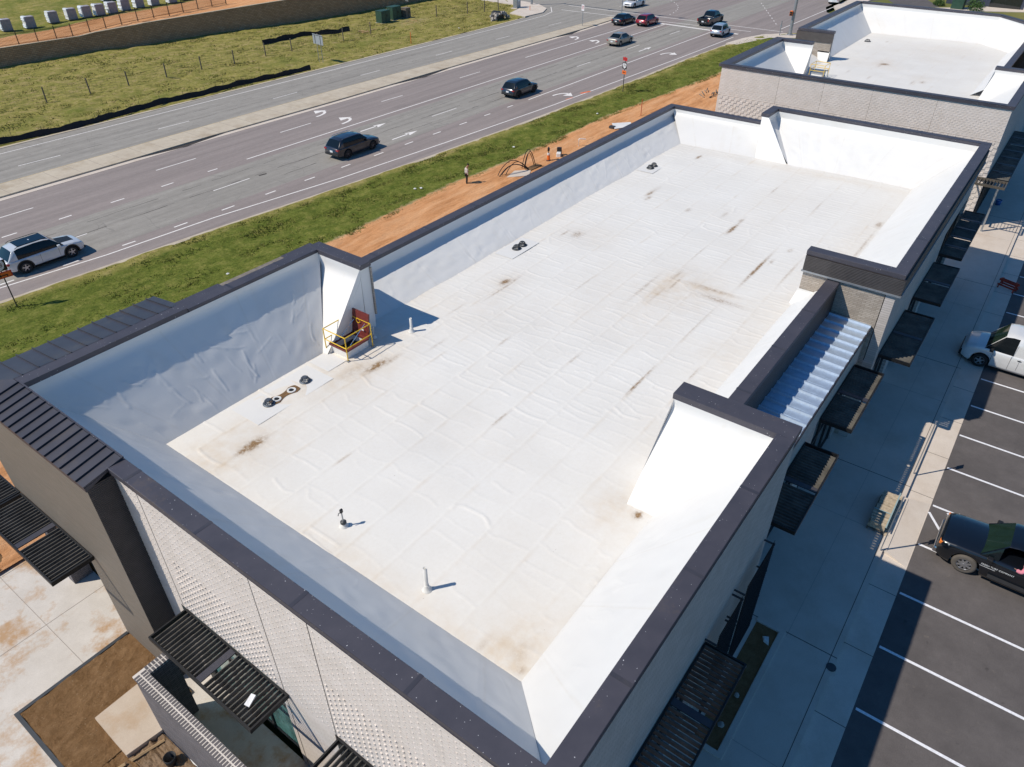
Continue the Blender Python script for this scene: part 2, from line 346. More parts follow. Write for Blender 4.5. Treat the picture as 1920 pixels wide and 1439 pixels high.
def dup(root, loc, rotz, label, group=None, scale=None):
    r = root.copy(); COL.objects.link(r); r.location = loc; r.rotation_euler.z = rotz; r['label'] = label
    if scale: r.scale = scale
    if group: r['group'] = group
    def rec(a, b_):
        for ch in a.children:
            c = ch.copy(); COL.objects.link(c); c.parent = b_; rec(ch, c)
    rec(root, r); return r
def struct(o): o['kind'] = 'structure'; return o
def keep(mb, name, mat, kind='structure', **k):
    o = mb.build(name, mat, None, loc=(0,0,0), **k); o['kind'] = kind; return o
def gridmesh(P, name, mats, attrs=None, parent=None, smooth=True, mi=None):
    nv_, nu_ = P.shape[:2]; me = bpy.data.meshes.new(name)
    me.vertices.add(nv_*nu_); Q = P.reshape(-1, 3).astype(np.float32).copy()
    if parent is not None and parent.get('_w'): Q -= np.array(parent['_w'], np.float32)
    me.vertices.foreach_set('co', Q.ravel())
    idx = np.arange(nv_*nu_).reshape(nv_, nu_); F = np.stack([idx[:-1,:-1], idx[:-1,1:], idx[1:,1:], idx[1:,:-1]], -1).reshape(-1, 4)
    me.loops.add(F.size); me.loops.foreach_set('vertex_index', F.ravel().astype(np.int32))
    me.polygons.add(len(F)); me.polygons.foreach_set('loop_start', (np.arange(len(F))*4).astype(np.int32)); me.polygons.foreach_set('loop_total', np.full(len(F), 4, np.int32))
    for m_ in (mats if isinstance(mats, (list, tuple)) else [mats]): me.materials.append(MT[m_] if isinstance(m_, str) else m_)
    if mi is not None: me.polygons.foreach_set('material_index', mi.ravel().astype(np.int32))
    me.update(calc_edges=True); me.validate()
    if smooth: me.polygons.foreach_set('use_smooth', np.ones(len(F), bool))
    for k, a in (attrs or {}).items():
        at = me.attributes.new(k, 'FLOAT', 'POINT'); at.data.foreach_set('value', a.astype(np.float32).ravel())
    o = bpy.data.objects.new(name, me); COL.objects.link(o)
    if parent is not None: o.parent = parent
    return o
def smoothnoise(shape, cells, seed):
    rg = np.random.default_rng(seed); g = rg.standard_normal((cells[0]+2, cells[1]+2))
    y = np.linspace(0, cells[0], shape[0]); x = np.linspace(0, cells[1], shape[1])
    yi = np.minimum(y.astype(int), cells[0]-1); xi = np.minimum(x.astype(int), cells[1]-1); fy = (y-yi)[:,None]; fx = (x-xi)[None]
    fy = fy*fy*(3-2*fy); fx = fx*fx*(3-2*fx)
    a = g[yi][:,xi]; b_ = g[yi][:,xi+1]; c = g[yi+1][:,xi]; d_ = g[yi+1][:,xi+1]
    return (a*(1-fx)+b_*fx)*(1-fy)+(c*(1-fx)+d_*fx)*fy
def ridge(H, X0, Y0, du, dv, pts, wd, h):
    """add a soft ridge along a polyline; H[j,i] at (X0+i*du, Y0+j*dv)"""
    for (a, b_) in zip(pts[:-1], pts[1:]):
        ax, ay = a; bx, by = b_; r = 2.6*wd
        i0 = max(0, int((min(ax, bx)-r-X0)/du)); i1 = min(H.shape[1], int((max(ax, bx)+r-X0)/du)+2)
        j0 = max(0, int((min(ay, by)-r-Y0)/dv)); j1 = min(H.shape[0], int((max(ay, by)+r-Y0)/dv)+2)
        if i1 <= i0 or j1 <= j0: continue
        xx = X0+np.arange(i0, i1)[None]*du; yy = Y0+np.arange(j0, j1)[:,None]*dv
        L2 = (bx-ax)**2+(by-ay)**2+1e-9; t = np.clip(((xx-ax)*(bx-ax)+(yy-ay)*(by-ay))/L2, 0, 1)
        d2 = (xx-ax-t*(bx-ax))**2+(yy-ay-t*(by-ay))**2
        H[j0:j1, i0:i1] = np.maximum(H[j0:j1, i0:i1], h*np.exp(-d2/(wd*wd)))

# ---------------------------------------------------------------- roof surfaces
def deckz(y): return 5.95-.0103*(y-2.5)
def rp(x, y, z0=5.3):
    f = (21.628-deckz(y))/(21.628-z0); return -5.441+(x+5.441)*f, -3.305+(y+3.305)*f
def roof_deck(name, parent, x0, x1, y0, y1, seams, res, stains, tints, seed, ribs=1., chamfer=None):
    rg = np.random.default_rng(seed); nx = int((x1-x0)/res)+1; ny = int((y1-y0)/res)+1
    X = np.linspace(x0, x1, nx); Y = np.linspace(y0, y1, ny); du, dv = X[1]-X[0], Y[1]-Y[0]
    XX, YY = np.meshgrid(X, Y); H = np.zeros_like(XX); tint = np.zeros_like(XX); stain = np.zeros_like(XX)
    bounds = [y0]+list(seams)+[y1]
    for k in range(len(bounds)-1):
        a, b_ = bounds[k], bounds[k+1]; x = x0+rg.uniform(.2, .8)
        while x < x1-.2:
            far = min(1., max(.25, (x-x0)/14.)); amp = rg.uniform(.003, .011)*ribs*(.55+.65*far)
            if rg.random() < .12: amp = rg.uniform(.012, .019)*ribs
            bow = rg.normal(0, .06); m = rg.uniform(.3, .7); e0 = a+.06+(rg.uniform(0, .5) if rg.random() < .35 else 0); e1 = b_-.06-(rg.uniform(0, .6) if rg.random() < .35 else 0)
            if e1-e0 > .3:
                tk = rg.normal(0, .08)
                pts = [(x, e0), (x+bow*.7, e0+(e1-e0)*m*.5), (x+bow, e0+(e1-e0)*m), (x+bow*.6+tk, e0+(e1-e0)*.85), (x+tk, e1)]
                if rg.random() < .18: pts.append((x+tk+rg.choice([-1, 1])*rg.uniform(.1, .4), e1+.02))
                ridge(H, x0, y0, du, dv, pts, rg.uniform(.028, .05), amp)
            x += rg.uniform(.2, .62)*(1. if x > x0+8 else 1.9)
    for _ in range(int(22*ribs)):   # longer loose folds
        x = rg.uniform(x0, x1); y = rg.uniform(y0+.5, y1-.5); an = rg.uniform(0, math.pi); L_ = rg.uniform(.6, 2.); pts = [(x, y)]
        for _k in range(5): an += rg.normal(0, .25); pts.append((pts[-1][0]+math.cos(an)*L_/5, pts[-1][1]+math.sin(an)*L_/5))
        ridge(H, x0, y0, du, dv, pts, rg.uniform(.04, .07), rg.uniform(.006, .014)*ribs)
    for s in seams:
        wob = .012*np.sin(XX*1.3+s*5)+.01*np.sin(XX*3.1+s)
        H += .007*np.exp(-((YY-s-wob)/.04)**2)
        H += np.where(YY > s, -.003, 0)*np.exp(-np.abs(YY-s)/.25)
        tint += .17*np.exp(-((YY-s-wob+.05)/.06)**2)*(np.clip(smoothnoise(XX.shape, (8, 60), int(s*100)), -.3, 1.5)+.6)
    for k, xs in enumerate(np.arange(x0+5, x1, 9.3)):
        H += .0015*np.exp(-((XX-xs-.4*np.sin(YY*2.1+k))/.03)**2)*(np.sin(YY*.7+k) > .2)
    H += .010*smoothnoise(XX.shape, (10, 26), seed+1)+.012*smoothnoise(XX.shape, (4, 10), seed+2)
    for (sx, sy, rx, ry, amt) in tints: tint += amt*np.exp(-(((XX-sx)/rx)**2+((YY-sy)/ry)**2))
    for (sx, sy, rx, ry, amt) in stains: stain += (1.05 if amt >= 1.2 else .62)*amt*np.exp(-(((XX-sx)/rx)**2+((YY-sy)/ry)**2))
    edge = np.minimum(np.minimum(XX-x0, x1-XX), np.minimum(YY-y0, y1-YY)); tint += .28*np.exp(-np.maximum(edge-.15, 0)/.25)*(.6+.5*smoothnoise(XX.shape, (20, 60), 9))
    tint += .10*np.clip(smoothnoise(XX.shape, (5, 12), seed+5), 0, 2)
    Z_ = deckz(YY)+H
    return gridmesh(np.stack([XX, YY, Z_], -1), name, 'deck', {'stain': np.clip(stain, 0, 1.4), 'tint': np.clip(tint, 0, .9)}, parent)
def slope(parent, A0, A1, B0, B1, ztop, seed, drop=.22, wr=.0, name='roof_slope', fillet=.12, z0=None, z1=None, nwr=None, tintf=.35):
    """bilinear kicker from the coping line A0-A1 (height ztop) down to the foot line B0-B1 on the deck"""
    A0, A1, B0, B1 = map(lambda p: np.array(p, float), (A0, A1, B0, B1)); Lu = max(np.linalg.norm(A1-A0), np.linalg.norm(B1-B0), .3)
    zf0 = deckz(B0[1]) if z0 is None else z0; zf1 = deckz(B1[1]) if z1 is None else z1
    Lv = math.hypot(np.linalg.norm(B0-A0), ztop-zf0); res = .06 if wr else .1
    nu_ = max(2, int(Lu/res)+1); u = np.linspace(0, 1, nu_)
    sv = np.concatenate([np.linspace(0, drop/Lv, 6)[:-1], np.linspace(drop/Lv, 1, max(14, int(Lv/(.05 if wr else .15))))])
    t = np.clip((sv-drop/Lv)/(1-drop/Lv), 0, 1)
    # plan fraction and height fraction with a rounded break
    vz = ztop-np.minimum(sv, drop/Lv)*Lv
    pf = np.where(t < fillet, t*t/(2*fillet), t-fillet/2)/(1-fillet/2)
    pf = np.where(sv <= drop/Lv, 0, pf)
    U, Tn = np.meshgrid(u, np.arange(len(sv)))
    PF = pf[Tn]; TT = t[Tn]; ZF = zf0+(zf1-zf0)*U
    top = A0[None,None]+(A1-A0)[None,None]*U[...,None]; foot = B0[None,None]+(B1-B0)[None,None]*U[...,None]
    XY = top+(foot-top)*PF[...,None]
    ztd = ztop-drop; Zs = np.where(sv[Tn] <= drop/Lv, vz[Tn], ztd+(ZF-.012-ztd)*TT)
    P = np.concatenate([XY, Zs[...,None]], -1)
    d1 = np.array([*((A1-A0) if np.linalg.norm(A1-A0) > .01 else (B1-B0)), 0.]); d2 = np.array([*((B0+B1)/2-(A0+A1)/2), (zf0+zf1)/2-ztop]); nn = np.cross(d1, d2); nn /= np.linalg.norm(nn)
    if nn[2] < 0: nn = -nn
    rg = np.random.default_rng(seed); H = np.zeros(U.shape)
    if wr:
        Ls = sv*Lv
        du, dv = Lu/(nu_-1), Lv/(len(sv)-1)
        for _ in range(nwr or int(Lu*1.4)):
            x = rg.uniform(.3, Lu-.3); y = rg.uniform(.25*Lv, .8*Lv); an = math.pi/2+rg.normal(.0, .3); L_ = rg.uniform(.4, 1.3); pts = [(x, y)]
            for _k in range(6): an += rg.normal(0, .22); pts.append((pts[-1][0]+math.cos(an)*L_/6, pts[-1][1]+math.sin(an)*L_/6))
            ridge(H, 0, 0, du, dv, pts, rg.uniform(.03, .05), rg.uniform(.25, 1.)*wr)
        for _ in range(int(Lu*.7)):
            x = rg.uniform(.3, Lu-.3); y = rg.uniform(.3*Lv, .85*Lv); an = rg.normal(0, .2); pts = [(x, y)]
            for _k in range(4): an += rg.normal(0, .2); pts.append((pts[-1][0]+math.cos(an)*.25, pts[-1][1]+math.sin(an)*.25))
            ridge(H, 0, 0, du, dv, pts, .03, rg.uniform(.2, .5)*wr)
        H += .006*smoothnoise(H.shape, (10, max(4, int(Lu*2))), seed)*np.clip((TT-.05)*4, 0, 1)
        H *= np.clip((1-TT)*8, 0, 1)*np.clip(U*30, 0, 1)*np.clip((1-U)*30, 0, 1)
        for xs in np.arange(1.6, Lu, 3.05): H += .003*np.exp(-((U*Lu-xs)/.04)**2)
    seamt = np.zeros(U.shape)
    for xs in np.arange(1.4, Lu-.3, 3.05): seamt += np.exp(-((U*Lu-xs-.02*np.sin(TT*9))/.035)**2)*(TT > .02)
    H += .002*seamt
    if not wr: H += .006*smoothnoise(H.shape, (3, max(2, int(Lu))), seed)*np.clip(TT*4, 0, 1)*np.clip((1-TT)*5, 0, 1)
    P = P+H[...,None]*nn
    tint = tintf*np.exp(-(1-TT)*Lv/.12)+.30*seamt+.16*np.clip(smoothnoise(U.shape, (3, max(8, int(Lu*2.5))), seed+30)-.6, 0, 1)+.08*np.clip(smoothnoise(U.shape, (3, 6), seed+3), 0, 2)
    o = gridmesh(P, name, 'slope', {'tint': np.clip(tint, 0, 1)}, parent); return o
def cope(mb, x0, x1, y0, y1, z, f=.2):
    mb.box(x0, x1, y0, y1, z-f, z)

# ================================================================ BUILDING 1 (near)
W, H, L, XF, HF = 18.83, 8.79, 7.26, 43.42, 8.27
def canopy(parent, x0, x1, y0, y1, z, along='x', bays=2, matn='black', pitch=.155):
    """flat sun shade: outer frame, wide divider plates and slats across the projection"""
    fr = MB(); t = .05; h = .16
    fr.box(x0, x1, y0, y0+t, z-h, z).box(x0, x1, y1-t, y1, z-h, z).box(x0, x0+t, y0+t, y1-t, z-h, z).box(x1-t, x1, y0+t, y1-t, z-h, z)
    c = fr.build('canopy', matn, parent)
    sl_ = MB()
    a0, a1 = (x0, x1) if along == 'x' else (y0, y1)
    ds = [a0+(a1-a0)*k/bays for k in range(1, bays)]
    for d_ in ds:
        (MB().box(d_-.11, d_+.11, y0+t, y1-t, z-.05, z-.012) if along == 'x' else MB().box(x0+t, x1-t, d_-.11, d_+.11, z-.05, z-.012)).build('divider_plate', 'seam', c)
    a = a0+t+.09
    while a < a1-t-.05:
        if all(abs(a-d_) > .17 for d_ in ds):
            if along == 'x': p = [(a-.03, y0+t, z-.13), (a-.005, y0+t, z-.13), (a-.005, y1-t, z-.13), (a-.03, y1-t, z-.13), (a+.015, y0+t, z-.03), (a+.04, y0+t, z-.03), (a+.04, y1-t, z-.03), (a+.015, y1-t, z-.03)]
            else: p = [(x0+t, a-.03, z-.13), (x1-t, a-.03, z-.13), (x1-t, a-.005, z-.13), (x0+t, a-.005, z-.13), (x0+t, a+.015, z-.03), (x1-t, a+.015, z-.03), (x1-t, a+.04, z-.03), (x0+t, a+.04, z-.03)]
            sl_.hexa(p)
        a += pitch
    sl_.build('slats', 'slat_lit' if matn == 'slat_lit' else 'slat', c)
    return c
def storefront(parent, axis, a0, a1, c, z1, glass='glass'):
    """dark glazed shopfront filling a wall opening; axis x: plane y=c, axis y: plane x=c"""
    g = MB(); f = MB(); n = max(2, int((a1-a0)/1.3)); s_ = (a1-a0)/n
    if axis == 'x': g.box(a0, a1, c, c+.04, .1, z1-.06)
    else: g.box(c, c+.04, a0, a1, .1, z1-.06)
    for k in range(n+1):
        a = a0+s_*k; a = min(max(a, a0+.04), a1-.04)
        if axis == 'x': f.box(a-.04, a+.04, c-.05, c+.06, 0, z1-.07)
        else: f.box(c-.05, c+.06, a-.04, a+.04, 0, z1-.07)
    for z in (.12, 2.35, z1-.03):
        if axis == 'x': f.box(a0, a1, c-.044, c+.07, z-.05, z+.04)
        else: f.box(c-.044, c+.07, a0, a1, z-.05, z+.04)
    o = f.build('window', 'dsteel', parent); g.build('pane', glass, o); return o

B1 = thing('commercial_building', 'foreground shop building with white membrane roof, dark parapet edges and corrugated metal strip', 'building', (20, 9, 0), world=True)
# walls
m = MB()
m.box(-.4, -.03, 12.5, 13.4, 0, 8.6).box(-.4, -.03, 5.95, 8.05, 0, 8.6).box(-.4, -.03, 8.05, 12.5, 3.85, 8.6).box(-.4, -.03, -.4, 5.95, 3.85, 8.6).box(-.4, -.03, -.4, .8, 0, 3.85)
m.box(-.4, -.03, 13.4, 19.2, 4.4, 8.6)
# protruding header bricks: fine field over the wall, stronger patches in two panels
wl = m.build('wall', 'wbrick_y', B1)
hb = MB(); pb = MB()
def brick_relief():
    zc = 4.0; k = 0
    while zc < 8.5:
        y = -.25+(k % 2)*.15
        while y < 13.35:
            inj = any(abs(y-q) < .05 for q in (12.36, 7.86, 5.88))
            z_ = zc
            big = (8.0 < y < 12.25 and z_ < 6.25 and y < 12.4-(z_-3.7)*.25 and y < 12.6-(z_-5.0)*.0 and y > 8.05) and (k % 2 == 0)
            big2 = (1.2 < y < 5.8 and z_ < 6.3) and (k % 2 == 0)
            if not inj:
                if big or big2: pb.box(-.428, -.4, y-.026, y+.026, z_-.024, z_+.024)
                elif k % 2 == 0: hb.box(-.409, -.4, y-.022, y+.022, z_-.018, z_+.018)
            y += .20 if (big or big2) else .20
        zc += .10; k += 1
brick_relief()
hb.build('brick_relief', 'wbrick_y', wl); pb.build('brick_relief', 'wbrick_y', wl)
m = MB()
for y, z0_ in ((12.36, 3.9), (7.86, 0.1), (5.88, 0.1)): MB().box(-.404, -.39, y-.012, y+.012, z0_, 8.59).build('control_joint', 'joint', wl)
m = MB().box(-.03, 11.84, -.4, -.03, 4.1, 8.6).box(-.03, 7.2, -.4, -.03, 0, .4).box(7.2, 11.84, -.4, -.03, 0, 4.1).box(11.84, 24.1, .2, .55, 4.1, 5.6).box(11.84, 12.5, .2, .55, 0, 4.1).box(17.4, 18.7, .2, .55, 0, 4.1).box(23.5, 24.1, .2, .55, 0, 4.1)
m.box(24.1, 36.8, -.4, -.03, 4.1, 8.1).box(36.8, 43.8, -.4, -.03, 5.3, 8.1)
for a, b_ in ((24.1, 24.8), (29.6, 30.9), (35.7, 37.0), (43.4, 43.8)): m.box(a, b_, -.4, 0, 0, 5.3 if a > 37 else 4.1)
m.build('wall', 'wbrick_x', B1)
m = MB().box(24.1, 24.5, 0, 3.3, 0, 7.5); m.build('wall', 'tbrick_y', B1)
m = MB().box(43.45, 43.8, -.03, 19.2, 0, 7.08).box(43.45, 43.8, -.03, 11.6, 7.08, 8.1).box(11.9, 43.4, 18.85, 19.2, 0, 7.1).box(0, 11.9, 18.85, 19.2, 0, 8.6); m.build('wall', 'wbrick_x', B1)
for a, b_ in ((12.5, 17.4), (18.7, 23.5)): storefront(B1, 'x', a, b_, .32, 4.1)
storefront(B1, 'x', .4, 7.2, -.2, 4.1)
for a, b_ in ((24.8, 29.6), (30.9, 35.7)): storefront(B1, 'x', a, b_, -.2, 4.1)
storefront(B1, 'x', 37.0, 43.4, -.2, 5.3)
storefront(B1, 'y', 8.05, 12.5, -.22, 3.85, 'teal'); storefront(B1, 'y', .8, 5.95, -.22, 3.85)
# low parapet wall over the metal roof, its coping and cladding
MB().box(11.85, 24.1, 1.80, 2.27, 5.0, 7.08).build('cladding', 'band', B1)
# tower on the near left corner
T = MB()
T.box(-1.08, -.4, 13.4, 16.35, 0, 8.5).box(-1.08, -.4, 16.35, 20.9, 4.2, 8.5).box(-.4, 5.5, 19.3, 20.9, 4.2, 8.5)
tw = T.build('tower_cladding', 'clad', B1)
m = MB()
m.box(-1.12, -.35, 13.37, 13.4, 0, 8.52)
m.build('side_cladding', 'band', B1)
MB().box(-1.1, -.42, 19.8, 20.2, 0, 4.2).build('pier', 'dbrick_x', B1)
storefront(B1, 'y', 16.4, 19.8, -.3, 4.2)
# standing seam cap of the tower
m = MB(); zo, zi = 8.60, 8.82
m.hexa([(-1.16, 13.34, zo-.14), (-.46, 13.34, zi-.1), (-.46, 19.6, zi-.1), (-1.16, 20.98, zo-.14), (-1.16, 13.34, zo), (-.06, 13.34, zi), (-.06, 19.35, zi), (-1.16, 20.98, zo)])
m.hexa([(-1.16, 20.98, zo-.14), (-.46, 19.6, zi-.1), (5.5, 19.6, zi-.1), (5.5, 20.98, zo-.14), (-1.16, 20.98, zo), (-.06, 19.35, zi), (5.5, 19.35, zi), (5.5, 20.98, zo)])
cap = m.build('mansard_roof', 'seam', B1)
m = MB(); y = 13.36
while y < 19.2:
    m.hexa([(-1.17, y-.012, zo), (-.05, y-.012, zi), (-.05, y+.012, zi), (-1.17, y+.012, zo), (-1.17, y-.012, zo+.055), (-.05, y-.012, zi+.055), (-.05, y+.012, zi+.055), (-1.17, y+.012, zo+.055)]); y += .405
x = .2
while x < 5.5:
    m.hexa([(x-.012, 19.3, zi), (x+.012, 19.3, zi), (x+.012, 20.99, zo), (x-.012, 20.99, zo), (x-.012, 19.3, zi+.055), (x+.012, 19.3, zi+.055), (x+.012, 20.99, zo+.055), (x-.012, 20.99, zo+.055)]); x += .5
m.build('seam_rib', 'seam', cap)
MB().box(-.05, 5.5, 18.83, 19.3, 8.6, 8.84).box(-.05, .0, 13.4, 18.83, 8.6, 8.842).build('ridge_cap', 'coping', cap)
# ledge beside the left parapet
MB().box(5.53, 7.5, 19.32, 20.0, 8.35, 8.56).build('ledge', 'coping', B1); MB().box(10.4, 11.9, 19.32, 19.95, 8.35, 8.56).build('ledge', 'coping', B1)
MB().box(7.5, 10.4, 19.32, 19.95, 8.35, 8.54).build('bare_ledge', 'plywood', B1)
MB().box(5.5, 11.9, 19.2, 19.9, 4.2, 8.34).build('cladding', 'clad', B1)
# copings
m = MB(); f = .2
m.box(-.48, 0, 0, 13.42, H-f, H)                      # near
m.box(-.48, 11.12, -.48, 0, H-f, H)                    # right near
m.box(11.12, 11.84, -.48, 3.1, H-f, H)                 # right return
m.box(5.53, 11.36, W, 19.31, H-f, H)                   # left near
m.box(11.36, 11.92, 16.4, 19.36, H-f, H)               # left return
m.box(11.92, 43.44, W, 19.31, L-f, L)                  # left low
m.box(43.44, 43.92, 12.18, 19.31, L-f, L)              # far low
m.box(43.44, 43.92, -.5, 12.18, HF-f, HF)              # far tall
m.box(41.86, 43.44, 11.66, 12.18, HF-f, HF)            # far return
m.box(24.58, 43.44, -.5, .0, HF-f, HF)                 # right far
m.box(24.08, 24.58, -.5, 3.36, HF-f, HF)               # right far return
m.box(11.84, 24.08, 1.77, 2.3, L-f, L)                 # low right
cp = m.build('coping', 'coping', B1, bevel=.012)
# lap joints and corner mitres of the coping
for y in (2.9, 6.2, 9.6, 12.6): MB().box(-.485, .004, y-.05, y+.05, H, H+.004).build('joint_cover', 'seam', cp)
for x in (2.2, 5.4, 8.6): MB().box(x-.05, x+.05, -.484, .004, H, H+.004).build('joint_cover', 'seam', cp)
for x in (14.6, 17.8, 21.0): MB().box(x-.05, x+.05, 1.766, 2.304, L, L+.004).build('joint_cover', 'seam', cp)
for x in (14.5, 18, 21.5, 25, 28.5, 32, 35.5, 39): MB().box(x-.05, x+.05, W-.004, 19.314, L, L+.004).build('joint_cover', 'seam', cp)
for x in (28, 31.5, 35, 38.5): MB().box(x-.05, x+.05, -.504, .004, HF, HF+.004).build('joint_cover', 'seam', cp)
for y in (3.2, 6.4, 9.4): MB().box(43.436, 43.924, y-.05, y+.05, HF, HF+.004).build('joint_cover', 'seam', cp)
for x in (7.4, 9.6): MB().box(x-.05, x+.05, W-.004, 19.314, H, H+.004).build('joint_cover', 'seam', cp)
m = MB().box(24.12, 24.6, -.56, -.41, 7.36, 8.06).box(24.6, 43.2, -.56, -.41, 7.36, 8.06).box(24.02, 24.12, -.56, 3.34, 7.40, 8.06)
m.build('fascia_band', 'band', B1)
MB().box(23.98, 24.0+.02, -.58, 3.38, 7.33, 7.40).box(24.02, 43.25, -.60, -.56, 7.33, 7.40).build('trim', 'steel', B1)
# return wall bodies
MB().box(11.39, 11.88, 16.49, 18.85, 4.9, 8.6).build('return_wall', 'slope', B1)
MB().box(11.881, 11.95, 16.42, 17.0, 6.4, 8.5).build('return_wall_brick', 'tbrick_y', B1)
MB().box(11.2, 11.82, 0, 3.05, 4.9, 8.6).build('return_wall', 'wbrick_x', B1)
MB().box(41.92, 43.42, 11.7, 12.12, 5.0, 8.08).build('return_wall', 'slope', B1)
# metal roof
m = MB(); x = 11.9; zz = 5.80
while x < 24.0:
    m.hexa([(x, .12, zz-.08), (x+.46, .12, zz-.08), (x+.46, 1.8, zz-.02), (x, 1.8, zz-.02), (x, .12, zz-.03), (x+.46, .12, zz-.03), (x+.46, 1.8, zz+.03), (x, 1.8, zz+.03)])
    m.hexa([(x+.36, .10, zz-.029), (x+.52, .10, zz-.029), (x+.52, 1.8, zz+.031), (x+.36, 1.8, zz+.031), (x+.40, .10, zz+.045), (x+.48, .10, zz+.045), (x+.48, 1.8, zz+.105), (x+.40, 1.8, zz+.105)]); x += .61
for i_ in range(20): m.box(11.9+i_*.61+.52, 11.9+i_*.61+.61, .12, 1.8, zz-.07, zz-.025)
m.build('metal_roof', 'galv', B1)
MB().box(11.9, 24.05, .08, .12, 5.60, 5.78).build('gutter_trim', 'seam', B1)
# roof surfaces
SE = [rp(0, y_)[1] for y_ in (3.25, 4.72, 6.2, 7.67, 9.12, 10.6, 12.05, 13.55, 15.02, 16.3)]
stains = [(4.45,15.0,.42,.20,1.25),(4.05,15.0,.35,.10,.9),(10.3,15.02,.5,.16,1.2),(10.95,14.8,.45,.10,.8),(9.5,15.5,.7,.25,.4),
 (18.85,15.1,.28,.14,1.3),(18.1,14.8,.9,.05,1.0),(19.3,14.85,.4,.06,.6),(33.0,14.8,.8,.12,.6),(32.6,14.8,.3,.1,1.1),(31.95,14.55,.35,.10,1.),(25.3,15.2,.35,.22,1.),(25.0,15.8,.4,.06,.8),(40.2,15.2,.35,.10,1.2),
 (30.7,8.9,.5,.10,1.2),(31.4,8.9,.8,.06,.8),(32.1,8.95,.2,.1,.8),(32.3,10.0,.4,.1,.6),(31.7,11.9,.25,.12,.8),(28.2,5.8,.3,.08,.7),(27.1,6.1,1.4,.07,1.2),(27.7,4.7,1.3,.05,.7),
 (15.15,6.2,.5,.05,1.2),(16.2,6.2,.5,.04,1.1),(15.3,9.02,.4,.05,.8),(10.6,9.1,.5,.05,1.0),(5.8,12.0,.3,.04,.8),(14.7,12.05,.35,.06,.7),(15.5,15.3,.5,.05,.5),
 (9.35,2.9,.15,.12,1.3),(3.0,2.7,.12,.10,.7),(3.4,3.0,.35,.22,.30),(2.95,3.9,.3,.08,.4),(36.0,2.75,.35,.15,1.1),(33,2.7,1.6,.06,.7),(30.0,2.7,1.5,.06,.6),(30,5.5,.2,.1,.8),
 (23.4,8.6,.7,.05,.8),(22.3,9.6,1.3,.08,.6),(23.9,7.0,.12,1.0,.8),(23.2,6.3,.2,.9,.8),(24.2,8.9,.6,.07,.7),(22.0,8.8,.7,.05,.5),(12.9,14.1,.5,.07,.5),(17.2,4.75,.5,.04,.8),(20.5,6.2,1.6,.04,.6),(36.3,6.2,1,.05,.6),(37.5,9.1,.6,.05,.7),(27,9.1,1,.04,.6),(21,12.05,.6,.04,.6)]
tints = [(4.5,14.9,1.6,1.2,.45),(9.8,15.3,2.2,1.2,.5),(6.5,16.2,3,.7,.35),(23.,8.2,2.6,1.9,.45),(22.6,8.9,1.6,.35,.6),(23.8,7.,.3,1.2,.6),(3.4,3.2,1.1,.8,.85),(9.2,3.6,1.0,.7,.5),(18.8,15.1,1.4,.8,.35),(2.9,8,.5,5,.3),(3.2,15.6,.8,1.2,.4),(20,4.2,9,.9,.22),(30,3.2,9,.7,.25),(41.5,8,.5,7,.3),(12,16,1.5,.8,.3)]
stains = [(*rp(a, b_), *c_) for a, b_, *c_ in stains]; tints = [(*rp(a, b_), *c_) for a, b_, *c_ in tints]
roof = roof_deck('roof_deck', B1, 2.2, 40.8, 2.1, 16.98, SE, .05, stains, tints, 11)
FR = 2.32; FL = 16.74
FN, FF = 2.48, 40.55
slope(B1, (-.01, 0), (-.01, W+.1), (FN, FR), (FN, FL+.12), H-.17, 1, drop=.12, wr=.004)
slope(B1, (-.1, W-.014), (11.4, W-.014), (FN-.12, FL), (9.25, FL), H-.12, 2, drop=.12, wr=.019, nwr=30)
slope(B1, (11.36, W), (11.36, 16.46), (9.2, FL), (9.2, 16.5), H-.19, 3, drop=.30)
slope(B1, (0, 0), (11.13, 0), (FN, FR), (8.96, FR), H-.17, 4, drop=.15, wr=.006)
slope(B1, (11.13, 0), (11.13, 3.05), (8.96, FR), (8.97, 3.15), H-.19, 5, drop=.15)
slope(B1, (11.92, W-.01), (XF+.1, W-.01), (11.92, FL), (FF+.12, FL), L-.17, 6, drop=.42, wr=.010, nwr=20)
slope(B1, (XF-.01, W), (XF-.01, 12.15), (FF, FL), (FF, 11.6), L-.17, 7, drop=.2)
slope(B1, (XF-.01, 11.68), (XF-.01, 0), (FF, 9.47), (FF, FR), HF-.17, 8, drop=.3, wr=.004)
slope(B1, (41.9, 11.68), (XF+.25, 11.68), (FF, 9.47), (FF+.5, 9.40), HF-.17, 9, drop=.3)
slope(B1, (24.58, 0), (XF, 0), (24.58, FR), (FF, FR), HF-.17, 10, drop=.15, wr=.006)
slope(B1, (11.84, 2.3), (24.08, 2.3), (11.84, 3.35), (24.08, 3.35), L-.17, 12, drop=.2, wr=.008)
slope(B1, (24.08, 2.3), (24.08, 3.36), (23.2, 3.1), (23.6, 3.45), 6.5, 13, drop=.1)
for nm_, q_ in (('a', [(11.36, 16.46, 8.6), (9.2, 16.5, 5.7), (11.36, 16.5, 5.55)]), ('b', [(11.13, 3.05, 8.6), (8.97, 3.15, 5.8), (11.13, 3.2, 5.75)]),
    ('c', [(41.9, 12.12, 8.07), (FF, 11.6, 5.7), (FF, 9.47, 5.7), (41.9, 11.68, 8.07)]), ('d', [(24.58, 0, 8.07), (24.58, FR, 5.7), (24.58, 3.3, 5.7), (24.58, 3.3, 8.07)])):
    MB().face(q_).build('kicker_end', 'slope', B1)
